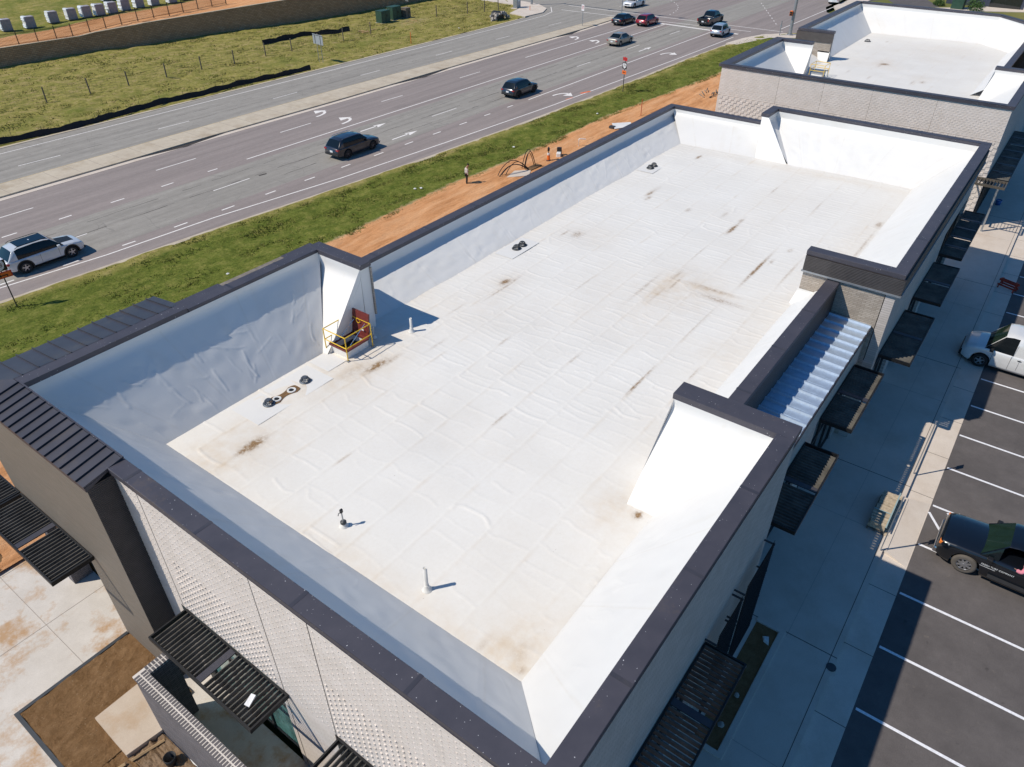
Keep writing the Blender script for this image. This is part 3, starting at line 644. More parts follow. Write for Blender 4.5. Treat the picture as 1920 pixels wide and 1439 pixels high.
# pale flashing patch round the drains
def patch(x0, x1, y0, y1, n=14):
    P = np.zeros((6, n, 3)); xs = np.linspace(x0, x1, n); ys = np.linspace(y0, y1, 6)
    P[..., 0] = xs[None]; P[..., 1] = ys[:, None]; P[..., 2] = deckz(ys)[:, None]+.024
    gridmesh(P, 'membrane_patch', 'slope', {'tint': np.zeros((6, n))}, B1)
for q_ in ((5.2, 8.7, 15.7, 17.2), (20.9, 23.2, 16.2, 17.3), (35.6, 37.6, 16.2, 17.4), (8.9, 9.8, 16.2, 17.3)):
    a_ = rp(q_[0], q_[2]); b_ = rp(q_[1], q_[3]); patch(a_[0], b_[0], a_[1], min(b_[1], 16.7))
# canopies
canopy(B1, -2.38, -1.1, 15.8, 20.38, 4.3, 'y', 2); canopy(B1, -2.38, -1.1, 20.45, 23.5, 4.3, 'y', 1)
canopy(B1, -1.62, -.42, 7.68, 12.2, 3.9, 'y', 2)
canopy(B1, -1.62, -.42, 1.2, 5.78, 3.9, 'y', 2)
canopy(B1, 1.0, 7.3, -1.6, -.42, 4.2, 'x', 3); canopy(B1, 12.66, 17.22, -1.04, .18, 4.2, 'x', 2); canopy(B1, 18.87, 23.42, -1.02, .18, 4.2, 'x', 2)
canopy(B1, 24.8, 29.48, -1.72, -.42, 4.2, 'x', 2); canopy(B1, 31.0, 35.6, -1.68, -.42, 4.2, 'x', 2); canopy(B1, 36.85, 44.1, -1.55, -.42, 4.2, 'x', 5)

# ================================================================ BUILDING 2 (behind)
B2 = thing('commercial_building', 'farther shop building with white roof and plain pale brick end wall', 'building', (72, 9, 0), world=True)
x0, y1, z2 = 52.75, 19.0, 8.3; F2 = 54.5
m = MB().box(x0, x0+.4, -.4, 19.5, 0, 8.12); wl2 = m.build('wall', 'wbrick_y', B2)
m = MB(); k = 0; z = .2
while z < 5.9:
    y = -.25+(k % 2)*.24
    while y < 19.3: m.box(x0-.03, x0, y-.12, y+.12, z-.09, z+.09); y += .48
    z += .21; k += 1
m.build('brick_relief', 'wbrick_y', wl2)
m = MB(); k = 0; z = 6.2
while z < 8.05:
    y = -.3+(k % 2)*.14
    while y < 19.4: m.box(x0-.010, x0, y-.05, y+.05, z-.04, z+.04); y += .28
    z += .145; k += 1
m.build('brick_relief', 'wbrick_y', wl2)
m = MB()
for y in (11.6, 8.2, 14.9, 4.0): MB().box(x0-.004, x0+.01, y-.012, y+.012, 0, 8.1).build('control_joint', 'bjoint', wl2)
MB().box(x0-.003, x0+.01, -.4, 19.5, 5.985, 6.015).build('control_joint', 'bjoint', wl2)
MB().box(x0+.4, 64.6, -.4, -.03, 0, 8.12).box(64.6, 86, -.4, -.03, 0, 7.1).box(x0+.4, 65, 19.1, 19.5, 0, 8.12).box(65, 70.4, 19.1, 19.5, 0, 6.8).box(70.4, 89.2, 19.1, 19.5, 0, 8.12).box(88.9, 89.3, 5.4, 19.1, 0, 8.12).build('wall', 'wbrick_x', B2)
MB().hexa([(88.9,5.4,0),(89.3,5.4,0),(84.7,1.2,0),(84.3,1.3,0),(88.9,5.4,8.12),(89.3,5.4,8.12),(84.7,1.2,8.12),(84.3,1.3,8.12)]).build('wall', 'wbrick_x', B2)
m = MB(); f = .22
m.box(x0-.08, x0+.42, 0, y1, z2-f, z2).box(x0-.08, 64.0, -.5, 0, z2-f, z2).box(64.0, 64.6, -.5, 2.3, z2-f, z2)
m.box(x0-.08, 64.6, y1, 19.75, z2-f, z2).box(64.6, 65.15, 16.4, 19.75, z2-f, z2).box(65.15, 70.3, y1, 19.6, 6.7, 6.9)
m.box(70.3, 70.8, 16.3, 19.6, z2-f, z2).box(70.8, 89.1, y1, 19.6, z2-f, z2).box(88.85, 89.4, 5.5, y1, z2-f, z2).box(64.6, 84, 1.8, 2.3, 6.9, 7.1)
m.hexa([(88.85,5.5,z2-f),(89.4,5.45,z2-f),(84.5,.9,z2-f),(84.2,1.4,z2-f),(88.85,5.5,z2),(89.4,5.45,z2),(84.5,.9,z2),(84.2,1.4,z2)])
cp = m.build('coping', 'coping', B2, bevel=.012)
MB().box(70.22, 70.3, 16.25, 19.65, 7.35, 8.08).build('fascia_band', 'band', B2)
MB().box(70.3, 70.7, 16.35, 19.1, 4.9, 8.08).build('return_wall', 'tbrick_y', B2)
MB().box(64.64, 65.1, 16.45, 19.1, 4.9, 8.08).build('return_wall', 'slope', B2)
MB().box(65.15, 65.2, 16.5, 18.9, 6.2, 8.06).build('return_wall_brick', 'tbrick_y', B2)
# roof of the second building shares the slope profile
def dz2(y): return deckz(y)
st2 = [(74.1,12.07,.35,.3,1.3),(73.4,12.3,.9,.12,.6),(68.1,11.9,.6,.1,.7),(69.1,7.7,.4,.2,.9),(68.5,8.4,.7,.1,.7),(69.3,14,.5,.1,.5),(84.6,14.5,.4,.1,.8)]
st2 = [(*rp(a, b_, 5.4), *c_) for a, b_, *c_ in st2]
roof_deck('roof_deck', B2, 55.0, 86.6, 2.2, 16.9, [3.6+1.43*k for k in range(9)], .10, st2, [(72.5,11.8,1.6,.9,.4),(68,7.6,1.5,.8,.3),(75,9,14,7,.12)], 21, .6)
zt = z2-.2
F2L = 16.6
slope(B2, (x0+.42, 0), (x0+.42, y1), (55.4, FR), (55.4, F2L), zt, 31, drop=.15)
slope(B2, (x0+.42, y1), (64.62, y1), (55.4, F2L), (63.0, F2L), zt, 32, drop=.15)
slope(B2, (64.62, y1), (64.62, 16.3), (63.0, F2L), (63.0, 16.2), zt, 33, drop=.2)
slope(B2, (65.2, y1), (70.3, y1), (65.2, F2L), (70.3, F2L), 6.75, 34, drop=.1)
slope(B2, (70.3, 17.4), (70.3, 16.3), (69.6, 17.0), (69.7, 16.2), 6.6, 39, drop=.1)
slope(B2, (70.8, y1), (88.85, y1), (70.8, F2L), (86.3, F2L), zt, 35, drop=.15)
slope(B2, (88.85, y1), (88.85, 5.5), (86.3, F2L), (86.3, 6.1), zt, 36, drop=.25)
slope(B2, (88.85, 5.5), (84.3, 1.4), (86.3, 6.1), (82.3, 2.5), zt, 37, drop=.25)
slope(B2, (x0+.42, 0), (64.0, 0), (55.4, FR), (62.0, FR), zt, 38, drop=.15)
slope(B2, (64.0, 0), (64.0, 2.25), (62.0, FR), (62.0, 2.6), zt, 40, drop=.15)
slope(B2, (64.6, 2.3), (84.2, 2.3), (64.6, 3.4), (82.3, 3.4), 6.9, 41, drop=.2)
MB().face([(64.62, 16.3, 8.07), (63.0, 16.2, 5.55), (64.62, 16.3, 5.55)]).build('kicker_end', 'slope', B2); MB().face([(64.0, 2.25, 8.07), (62.0, 2.6, 5.75), (64.0, 2.3, 5.75)]).build('kicker_end', 'slope', B2)
MB().hexa([(70.7,16.3,5.2),(71.1,16.3,5.2),(71.1,17.5,5.2),(70.7,17.5,5.2),(70.7,16.35,8.05),(70.9,16.35,8.05),(70.9,18.9,8.05),(70.7,18.9,8.05)]).build('kicker_end', 'slope', B2)
canopy(B2, 51.35, x0-.06, -1.75, .25, 3.6, 'y', 1, 'slat_lit', .2)
canopy(B2, 53.2, 66, -1.75, -.42, 3.5, 'x', 7); storefront(B2, 'x', 53.3, 66, -.46, 3.3)
m = MB()
for y in (-1.3,): m.box(52.5, 52.62, -1.4, -1.28, 0, 3.4)
m.build('post', 'steel', B2)

# ================================================================ GROUND, ROAD, PAVEMENTS
keep(MB().face([(-500, -500, -.9), (700, -500, -.9), (700, 700, -.9), (-500, 700, -.9)]), 'ground', 'far')
PE = [(-60, 50.5), (-20, 46.8), (0, 44.6), (7, 43.7), (13, 43.1), (20, 42.5), (31.5, 41.2), (41, 40.3), (53, 39.5), (69, 38.8), (88, 38.5), (105, 37.6), (109, 36.5), (112, 34.2), (113.5, 30), (114, 20)]
EL = [(-60, 52.0), (-20, 48.3), (0, 46.2), (7.8, 45.5), (14, 44.6), (22, 44.1), (33, 42.6), (45, 41.6), (60.5, 40.5), (88.5, 39.4), (105, 39.0)]
def interp(pl, x): return float(np.interp(x, [p[0] for p in pl], [p[1] for p in pl]))
FE = [(-60, 74.3), (20, 72.75), (60, 72.0), (88, 71.6), (100, 71.8), (106, 73.2), (110, 76), (112, 80), (113, 130)]
WB = [(-80, 109), (20, 105), (33, 103.8), (44, 103.1), (51, 101.3), (62, 100.4), (73, 97.7), (84, 96.3), (100, 95.5), (112, 95)]
def WZ(x): return float(np.interp(x, [20, 44, 46, 51, 51.2, 62, 73, 112], [2.3, 2.2, 2.45, 2.75, 2.8, 2.95, 3.4, 3.5]))
rd = [(-60, 50.5)]+[p for p in PE[1:]]+[(114, -60), (128.5, -60), (128.5, 20), (130, 30), (133, 34.5), (138, 36.2), (400, 33), (400, 66), (140, 72), (132, 77), (129, 90), (128, 300), (113, 300)]+list(reversed(FE))
m = MB(); m.face([(x, y, 0) for x, y in rd]); keep(m, 'road', 'road')
# verge between the buildings and the road : red earth -> grass
def terrain(name, x0, x1, ylo, yhi, nx, ny, zf, gf, df, mat='verge', namp=.03, seed=3):
    X = np.linspace(x0, x1, nx); Ylo = np.array([ylo(x) for x in X]); Yhi = np.array([yhi(x) for x in X]); v = np.linspace(0, 1, ny)[:, None]
    YY = Ylo[None]+(Yhi-Ylo)[None]*v; XX = np.repeat(X[None], ny, 0)
    Z_ = zf(XX, YY)+namp*smoothnoise(XX.shape, (max(4, int((yhi(x0)-ylo(x0))/1.5)), int((x1-x0)/2)), seed)+namp*.6*smoothnoise(XX.shape, (max(8, int((yhi(x0)-ylo(x0))/.5)), int((x1-x0)/.7)), seed+1)
    e = np.minimum(v, 1-v)*(Yhi-Ylo)[None]; Z_ = Z_-.02
    o = gridmesh(np.stack([XX, YY, Z_], -1), name, mat, {'grass': gf(XX, YY), 'dry': df(XX, YY)}); o['kind'] = 'structure'; return o
GS = [(-30, 33.5), (8, 33.5), (25, 34.1), (37, 34.4), (46, 33.9), (61, 34.0), (75, 32.6), (84, 32.0), (95, 27), (112, 20)]
gsi = lambda XX: np.interp(XX, [p[0] for p in GS], [p[1] for p in GS])
pei = lambda XX: np.interp(XX, [p[0] for p in PE], [p[1] for p in PE])
def vz(XX, YY):
    d = pei(XX)-YY; return .10*np.clip(d/1.2, 0, 1)-.12*np.exp(-((d-4.5)/1.8)**2)*(YY > gsi(XX)-1)+.06
terrain('verge', -40, 112.5, lambda x: 22.45 if x < -.3 else 19.3 if x < 89 else (-3.3 if x > 90 else 19.3-(x-89)*22.6), lambda x: interp(PE, x)-.28, 900, 200, vz, lambda X, Y: np.clip(.5+(Y-gsi(X))*.55, 0, 1), lambda X, Y: .55*np.exp(-((pei(X)-Y)/1.6)**2)+.20+.1*(X > 60), seed=5)
# pale gutter strip along the pavement edge
def strip(name, pl, off0, off1, z, mat, x0=None, x1=None, step=1.5, thick=None):
    m = MB(); xs = np.arange(x0 if x0 is not None else pl[0][0], (x1 if x1 is not None else pl[-1][0])+.01, step); n = len(xs)
    for a, b_ in zip(xs[:-1], xs[1:]):
        ya, yb = interp(pl, a), interp(pl, b_)
        if thick: m.hexa([(a, ya+off0, z-thick), (b_, yb+off0, z-thick), (b_, yb+off1, z-thick), (a, ya+off1, z-thick), (a, ya+off0, z), (b_, yb+off0, z), (b_, yb+off1, z), (a, ya+off1, z)])
        else: m.face([(a, ya+off0, z), (b_, yb+off0, z), (b_, yb+off1, z), (a, ya+off1, z)])
    return keep(m, name, mat)
strip('road_edge', PE, -.42, -.02, .05, 'medianc', -40, 108, thick=.2)
strip('road_edge', FE, .02, .38, .035, 'medianc', -40, 100, thick=.2)
# far bank up to the retaining wall
def bz(XX, YY): return np.clip((YY-78)/20, 0, 1)*.25
def bdry(X, Y): return .80+.25*(Y > 88)*np.clip((Y-88)/8, 0, 1)+.18*np.clip((X-75)/20, 0, 1)-.2*np.exp(-((Y-79)/4.)**2)
terrain('bank', -30, 112, lambda x: interp(FE, x)+.3, lambda x: interp(WB, x)+.3, 700, 260, bz, lambda X, Y: .74-.25*np.exp(-((X-86)/7)**2-((Y-84)/3.)**2), bdry, seed=8, namp=.05)
terrain('terrace', -30, 112, lambda x: interp(WB, x)+.35, lambda x: 210, 300, 200, lambda X, Y: np.interp(X, [20, 44, 51, 62, 73, 112], [2.15, 2.1, 2.6, 2.8, 3.2, 3.3])+0*Y, lambda X, Y: np.clip(.5+(Y-111.5)*.5, 0, .9), lambda X, Y: .55+0*X, seed=9, namp=.05)
# median
MR = [(-60, 61.9), (14, 60.55), (33, 60.35), (48.7, 59.95), (73, 59.75), (97, 59.35), (108, 59.6)]; ML = [(-60, 64.6), (15, 63.3), (36, 63.35), (52, 63.2), (75, 62.3), (107, 61.2), (108, 61.0)]
m = MB(); xs = list(np.arange(-40, 108, 2.))+[108]
for a, b_ in zip(xs[:-1], xs[1:]):
    m.hexa([(a, interp(MR, a), -.1), (b_, interp(MR, b_), -.1), (b_, interp(ML, b_), -.1), (a, interp(ML, a), -.1), (a, interp(MR, a), .13), (b_, interp(MR, b_), .13), (b_, interp(ML, b_), .13), (a, interp(ML, a), .13)])
keep(m, 'median', 'medianc')
m = MB()
for a in np.arange(-38, 108, 1.9): m.box(a-.018, a+.018, interp(MR, a)-.004, interp(ML, a)+.004, .1, .134)
keep(m, 'median_joint', 'bjoint')
strip('gutter', MR, -.62, -.0, .012, 'gutter', -40, 107)
strip('gutter', ML, .0, .25, .012, 'gutter', -40, 107)
strip('yellow_line', ML, .30, .44, .008, 'ypaint', -40, 106)
# dark repair patches along the median gutter
m = MB()
for cx, hw_ in ((30.1, 4.6), (61.7, 5.0), (93, 3.4)):
    n = 14
    for k in range(n):
        a = cx-hw_+2*hw_*k/n; b_ = cx-hw_+2*hw_*(k+1)/n
        wa = .62*max(0, 1-abs(a-cx)/hw_)+.03; wb_ = .62*max(0, 1-abs(b_-cx)/hw_)+.03
        m.face([(a, interp(MR, a)-wa, .018), (b_, interp(MR, b_)-wb_, .018), (b_, interp(MR, b_)-.0, .018), (a, interp(MR, a)-.0, .018)])
keep(m, 'gutter_patch', 'joint')
# road markings
m = MB(); Zm = .006
def line(a, b_, wd=.11, z=Zm, mb=None):
    mb = mb or m; a = Vector((a[0], a[1], 0)); b_ = Vector((b_[0], b_[1], 0)); d = (b_-a).normalized(); n = Vector((-d.y, d.x, 0))*wd/2
    mb.face([(a+n)+Vector((0,0,z)), (a-n)+Vector((0,0,z)), (b_-n)+Vector((0,0,z)), (b_+n)+Vector((0,0,z))])
def dashes(pts, wd=.11):
    for i in range(0, len(pts)-1, 2): line(pts[i], pts[i+1], wd)
for p, q in zip(EL[:-1], EL[1:]): line(p, q, .13)
dashes([(5.0, 67.3), (8.4, 67.2), (18.64, 66.85), (22.14, 66.64), (31.55, 66.56), (34.84, 66.4), (44.97, 66.23), (48.27, 66.2), (57.78, 66.05), (60.94, 65.95), (70.99, 65.75), (74.23, 65.7), (83.64, 65.54), (86.78, 65.42), (96.47, 65.26), (99.84, 65.1)])
dashes([(11.4, 56.7), (15.0, 56.62), (25.0, 56.42), (28.76, 56.34), (37.82, 56.2), (41.56, 56.15), (51.13, 55.98), (54.28, 55.86), (63.84, 55.7), (67.56, 55.64), (-2, 56.9), (2, 56.85)], .12)
dashes([(11.14, 53.02), (12.14, 52.99), (15.06, 52.92), (16.0, 52.92), (18.98, 52.84), (20.06, 52.82), (23.15, 52.73), (24.23, 52.73), (27.39, 52.66), (28.31, 52.64), (31.24, 52.58), (107.5, 51.3)], .14)
dashes([(76.96, 55.6), (107, 54.9)], .14)
dashes([(11.5, 49.0), (15.0, 48.9), (25.08, 48.62), (28.49, 48.57), (37.6, 48.35), (41.2, 48.25), (50.3, 48.05), (54.0, 47.95), (64, 47.8), (67, 47.75), (76.8, 47.6), (79.85, 47.51), (89.12, 47.42), (92.52, 47.4), (101.34, 47.25), (104.55, 47.2)])
dashes([(7.7, 45.95), (8.7, 45.9), (11.5, 45.35), (12.6, 45.28), (15.41, 45.09), (16.34, 45.03), (19.24, 44.93), (20.29, 44.9), (23.11, 44.8), (24.22, 44.77), (27.04, 44.7), (28.02, 44.68), (30.83, 44.54), (31.87, 44.51), (34.7, 44.42), (35.7, 44.4), (38.44, 44.30), (39.57, 44.28), (42.26, 44.2), (43.31, 44.18), (46.02, 44.12), (47.08, 44.08), (49.82, 44.03), (50.88, 43.98), (53.59, 43.93), (54.52, 43.9), (57.38, 43.86), (58.32, 43.83), (61.03, 43.75), (106.5, 43.15)], .14)
FW = [(-40, 72.2), (19, 71.3), (37, 71.0), (60, 70.7), (92, 70.3), (103, 70.5), (106.5, 71.4), (110.5, 74.3)]
for p, q in zip(FW[:-1], FW[1:]): line(p, q, .12)
line((108.2, 52.4), (107.4, 39.3), .55); 
line((109.1, 71.2), (110.3, 38.5), .2); line((113.4, 72.5), (112.9, 34.6), .2); line((107.8, 51.2), (107.6, 54.9), .3)
line((114.8, 35.6), (143, 35.1), .14)
line((117.5, 64.9), (120.5, 64.8)); line((123, 65.8), (129, 65.6))
for k in range(16):   # dotted turning guide through the intersection
    a = math.radians(-86+k*5.2); line((114.5+19*math.cos(a), 73.5+19*math.sin(a)), (114.5+19*math.cos(a+.028), 73.5+19*math.sin(a+.028)), .13)
for k in range(9): line((118+k*2.1, 37.5+k*1.1), (118.7+k*2.1, 37.85+k*1.1), .13)
def poly(pts, cx, cy, ang=0., s=1.):
    c_, s_ = math.cos(ang), math.sin(ang); m.face([(cx+s*(x*c_-y*s_), cy+s*(x*s_+y*c_), Zm) for x, y in pts])
def straight_arrow(x, y):    # pointing +x, length 3.4
    poly([(-1.7, -.09), (.5, -.09), (.5, .09), (-1.7, .09)], x, y, -.016); poly([(.3, -.38), (1.7, 0), (.3, .38)], x, y, -.016)
def turn_arrow(x, y, sgn):   # shaft along +x bending to +y (left, sgn 1) or -y (right)
    P = []; n = 9
    ctr = []
    for k in range(n):
        t = k/(n-1); ang = t*math.pi*.56; ctr.append((-1.3+1.25*math.sin(ang)*1.35, (1-math.cos(ang))*.80))
    for k in range(n):
        a = ctr[max(0, k-1)]; b_ = ctr[min(n-1, k+1)]; d = math.hypot(b_[0]-a[0], b_[1]-a[1]); nx, ny = -(b_[1]-a[1])/d, (b_[0]-a[0])/d; P.append((ctr[k], (nx, ny)))
    wd = .17
    for (c0, n0), (c1, n1) in zip(P[:-1], P[1:]):
        wx = wd*1.
        q = [(c0[0]+n0[0]*wx, c0[1]+n0[1]*wx*.7), (c0[0]-n0[0]*wx, c0[1]-n0[1]*wx*.7), (c1[0]-n1[0]*wx, c1[1]-n1[1]*wx*.7), (c1[0]+n1[0]*wx, c1[1]+n1[1]*wx*.7)]
        m.face([(x+a, y+sgn*b_, Zm) for a, b_ in q])
    e = ctr[-1]; m.face([(x+e[0]-1.0, y+sgn*(e[1]-.06), Zm), (x+e[0]+.55, y+sgn*(e[1]-.02), Zm), (x+e[0]-.45, y+sgn*(e[1]+.85), Zm)])
straight_arrow(44.25, 50.25); straight_arrow(44.3, 46.1); straight_arrow(90.5, 45.45)
turn_arrow(44.6, 57.35, 1); turn_arrow(44.5, 53.5, 1); turn_arrow(91.4, 56.4, 1); turn_arrow(91.0, 52.75, 1)
turn_arrow(65.2, 42.55, -1); turn_arrow(90.1, 42.3, -1)
keep(m, 'road_marking', 'paint')
m = MB()   # orange utility marks on the shoulder
line((66.5, 40.6), (67.9, 40.2), .35, .009, m); line((63.5, 40.6), (64.6, 40.4), .14, .009, m); keep(m, 'utility_mark', 'signorange')
# long tar seam and cracks in the lane
m = MB()
def wob(x0, x1, y, wd, seed, z=.004):
    rg = np.random.default_rng(seed); x = x0; yy = y
    while x < x1:
        s_ = rg.uniform(.5, 1.4); yn = yy+rg.normal(0, .05)-s_*.017; 
        if rg.random() < .78: line((x, yy), (min(x+s_, x1), yn), wd*rg.uniform(.4, 1.6), z, m)
        yy = yn+(y-(x-x0)*.017-yn)*.3; x += s_
wob(8, 106, 49.1, .05, 1); wob(30, 76, 47.0, .045, 2); wob(60, 107, 50.3, .04, 3); wob(28, 30, 48.5, .16, 4); wob(4, 60, 51.0, .03, 5); wob(10, 70, 69.2, .03, 6); wob(10, 100, 66.9, .03, 7)
keep(m, 'tar_seam', 'joint')
# sidewalk, kerb, gutter, parking lot on the right
m = MB().box(-40, 120, -3.5, .34, -.3, .0); keep(m, 'sidewalk', 'walk')
keep(MB().box(-40, 120, -4.45, -3.5, -.5, -.15), 'gutter', 'gutter')
keep(MB().face([(-40, -60, -.156), (118, -60, -.156), (118, -4.4, -.156), (-40, -4.4, -.156)]), 'parking_lot', 'lot')
keep(MB().face([(18.2, -3.62, .003), (21.6, -3.62, .003), (21.6, -3.3, .003), (18.2, -3.3, .003)]).hexa([(17.9,-4.4,-.3),(22,-4.4,-.3),(21.6,-3.4,-.3),(18.2,-3.4,-.3),(17.9,-4.4,-.146),(22,-4.4,-.146),(21.6,-3.4,-.002),(18.2,-3.4,-.002)]), 'kerb_ramp', 'gutter')
m = MB(); m.box(-40, 120, -3.325, -3.305, -.05, .0035)
for x in (4.9, 12.35, 22.4, 33.2, 44, 56): m.box(x-.014, x+.014, -3.503, -.4, -.1, .0032)
for x in np.arange(-2, 110, 3.05): m.box(x-.01, x+.01, -4.45, -3.49, -.3, -.1468)
keep(m, 'pavement_joint', 'joint')
m = MB().box(12.2, 44, -1.86, -1.85, -.05, .0028)
for x in (7.7, 19.0, 29.6, 40.4, 52): m.box(x-.006, x+.006, -3.503, -.4, -.1, .003)
keep(m, 'pavement_joint', 'bjoint')
m = MB(); xs0 = 11.04
for k in range(-5, 34):
    x = xs0+k*2.755+(.12 if k == 3 else 0)
    if k == 4: x = 22.0
    m.box(x-.05, x+.05, -9.9, -4.62+.1, -.16, -.150)
def lotline(a, b_, wd=.1):
    a = Vector((a[0], a[1], -.1497)); b_ = Vector((b_[0], b_[1], -.1497)); d = (b_-a).normalized(); n = Vector((-d.y, d.x, 0))*wd/2; m.face([a+n, a-n, b_-n, b_+n])
lotline((21.5, -4.47), (19.5, -5.85)); lotline((21.88, -5.1), (19.5, -6.8)); lotline((21.88, -6.3), (19.5, -8.0)); lotline((21.88, -7.5), (19.5, -9.2))
keep(m, 'parking_line', 'lotpaint')
# planter bed along the right facade
keep(MB().box(7.1, 12.15, -1.58, -.82, -.2, .006), 'planter_soil', 'soil')
keep(MB().box(6.9, 12.35, -1.78, -1.6, -.1, .05).box(12.17, 12.35, -1.6, -.8, -.1, .05).box(6.9, 7.08, -1.6, -.8, -.1, .05), 'planter_edging', 'walk')
# forecourt on the left: apron, planter, pad, rubble
keep(MB().box(-40, -.4, -3.4, 40, -.3, -.012), 'forecourt', 'apron')
m = MB()
for y in (18.9, 22.3, 26): m.box(-20, -.5, y-.007, y+.007, -.05, -.006)
for x in (-2.6, -5.6): m.box(x-.007, x+.007, 16.4, 40, -.05, -.0058)
keep(m, 'pavement_joint', 'bjoint')
def bumpy(name, x0, x1, y0, y1, z, amp, mat, seed, nx=70, ny=70):
    X, Y = np.meshgrid(np.linspace(x0, x1, nx), np.linspace(y0, y1, ny)); H_ = amp*(smoothnoise(X.shape, (9, 9), seed)+.6*smoothnoise(X.shape, (26, 26), seed+1))
    o = gridmesh(np.stack([X, Y, z+H_*.6], -1), name, mat); o['kind'] = 'structure'
bumpy('planter_soil', -4.7, -1.08, 12.6, 16.2, .09, .035, 'soil', 4)
bumpy('planter_soil', -7., -2.12, 22.5, 30, .10, .05, 'soil', 14)
bumpy('rubble_ground', -3.6, -2.4, 7.5, 12.2, .10, .05, 'rubble', 24)
bumpy('planter_soil', -4.7, -3.4, 8, 12.7, .09, .04, 'soil', 34)
keep(MB().box(-4.82, -4.7, 12.4, 16.32, -.1, .11).box(-4.7, -1.1, 16.2, 16.32, -.1, .11), 'planter_edging', 'dsteel')
keep(MB().hexa([(-3.45,12.25,0),(-2.38,12.1,0),(-2.0,14.1,0),(-3.4,14.1,0),(-3.45,12.25,.24),(-2.38,12.1,.24),(-2.0,14.1,.24),(-3.4,14.1,.24)]), 'concrete_pad', 'pad')
# corner pavements at the intersection
keep(MB().prism([(100, 72.2), (104.8, 72.0), (108.2, 73.6), (110.8, 77), (111.8, 81), (112.2, 120), (108.5, 120), (108.2, 81), (106, 77.5), (101, 76)], -.1, .13), 'corner_pavement', 'gutter')
keep(MB().prism([(100, 38.), (104.5, 37.4), (108.5, 36.2), (111.2, 34), (112.6, 30.), (113, 10), (110.5, 10), (110, 30), (107, 34.5), (100, 36.4)], -.1, .14), 'corner_pavement', 'gutter')
keep(MB().prism([(130, 10), (132, 30.), (135, 33.6), (139, 35.2), (300, 32), (300, 29.5), (140, 32), (134, 27), (132.5, 10)], -.1, .14), 'corner_pavement', 'gutter')
keep(MB().face([(128, -60, .02), (400, -60, .02), (400, 32.5, .02), (139, 34.8, .02), (133, 32, .02), (130, 26, .02)]), 'far_lawn', 'far')
keep(MB().prism([(146, 26.5), (149, 20.5), (190, 40.), (184, 46)], 0, .03).prism([(147, 33), (152, 30), (200, 31), (200, 33.5)], 0, .032), 'driveway', 'lot')
keep(MB().prism([(147.8, 21.0), (150, 18.), (156, 12), (156, -10), (152, -10), (152, 8), (147, 17)], 0, .1), 'kerb', 'gutter')

# ================================================================ VEHICLES
def loftmesh(rings, closed_ends=True):
    m = MB(); n = len(rings[0])
    for r_ in rings: m.v += [tuple(p) for p in r_]
    return m, n
def wheel(root, x, y, r, wd, side, rimmat='rim', tyremat='tyre', spokes=5):
    t = MB(); pr = [(r*.62, -wd/2), (r*.80, -wd/2-.004), (r*.94, -wd/2+.012), (r, -wd/2+.05), (r, wd/2-.05), (r*.94, wd/2-.012), (r*.80, wd/2+.004), (r*.62, wd/2)]
    t.lathe(pr, 26, axis='y'); o = t.build('wheel', tyremat, root, smooth=True); o.location = (x, y, r)
    m = MB(); s = side; yo = s*(wd/2-.02)
    m.lathe([(r*.64, yo-s*.10), (r*.64, yo), (r*.57, yo+s*.008), (r*.55, yo-s*.03)], 26, axis='y')
    for k in range(spokes):
        a = 2*math.pi*k/spokes+.3; c_, s_ = math.cos(a), math.sin(a)
        def q(rr, tt, h): return (c_*rr-s_*tt, yo+s*h, s_*rr+c_*tt)
        m.hexa([q(.03, -.05, -.05), q(r*.57, -.035, -.03), q(r*.57, .035, -.03), q(.03, .05, -.05), q(.03, -.04, .0), q(r*.57, -.028, -.005), q(r*.57, .028, -.005), q(.03, .04, .0)])
    m.lathe([(.0, yo+s*.008), (.05, yo+s*.008), (.06, yo-s*.02)], 14, axis='y'); m.build('rim', rimmat, o)
    d = MB(); d.lathe([(0., yo-s*.09), (r*.64, yo-s*.09)], 20, axis='y'); d.build('brake_disc', 'blackp', o)
    return o
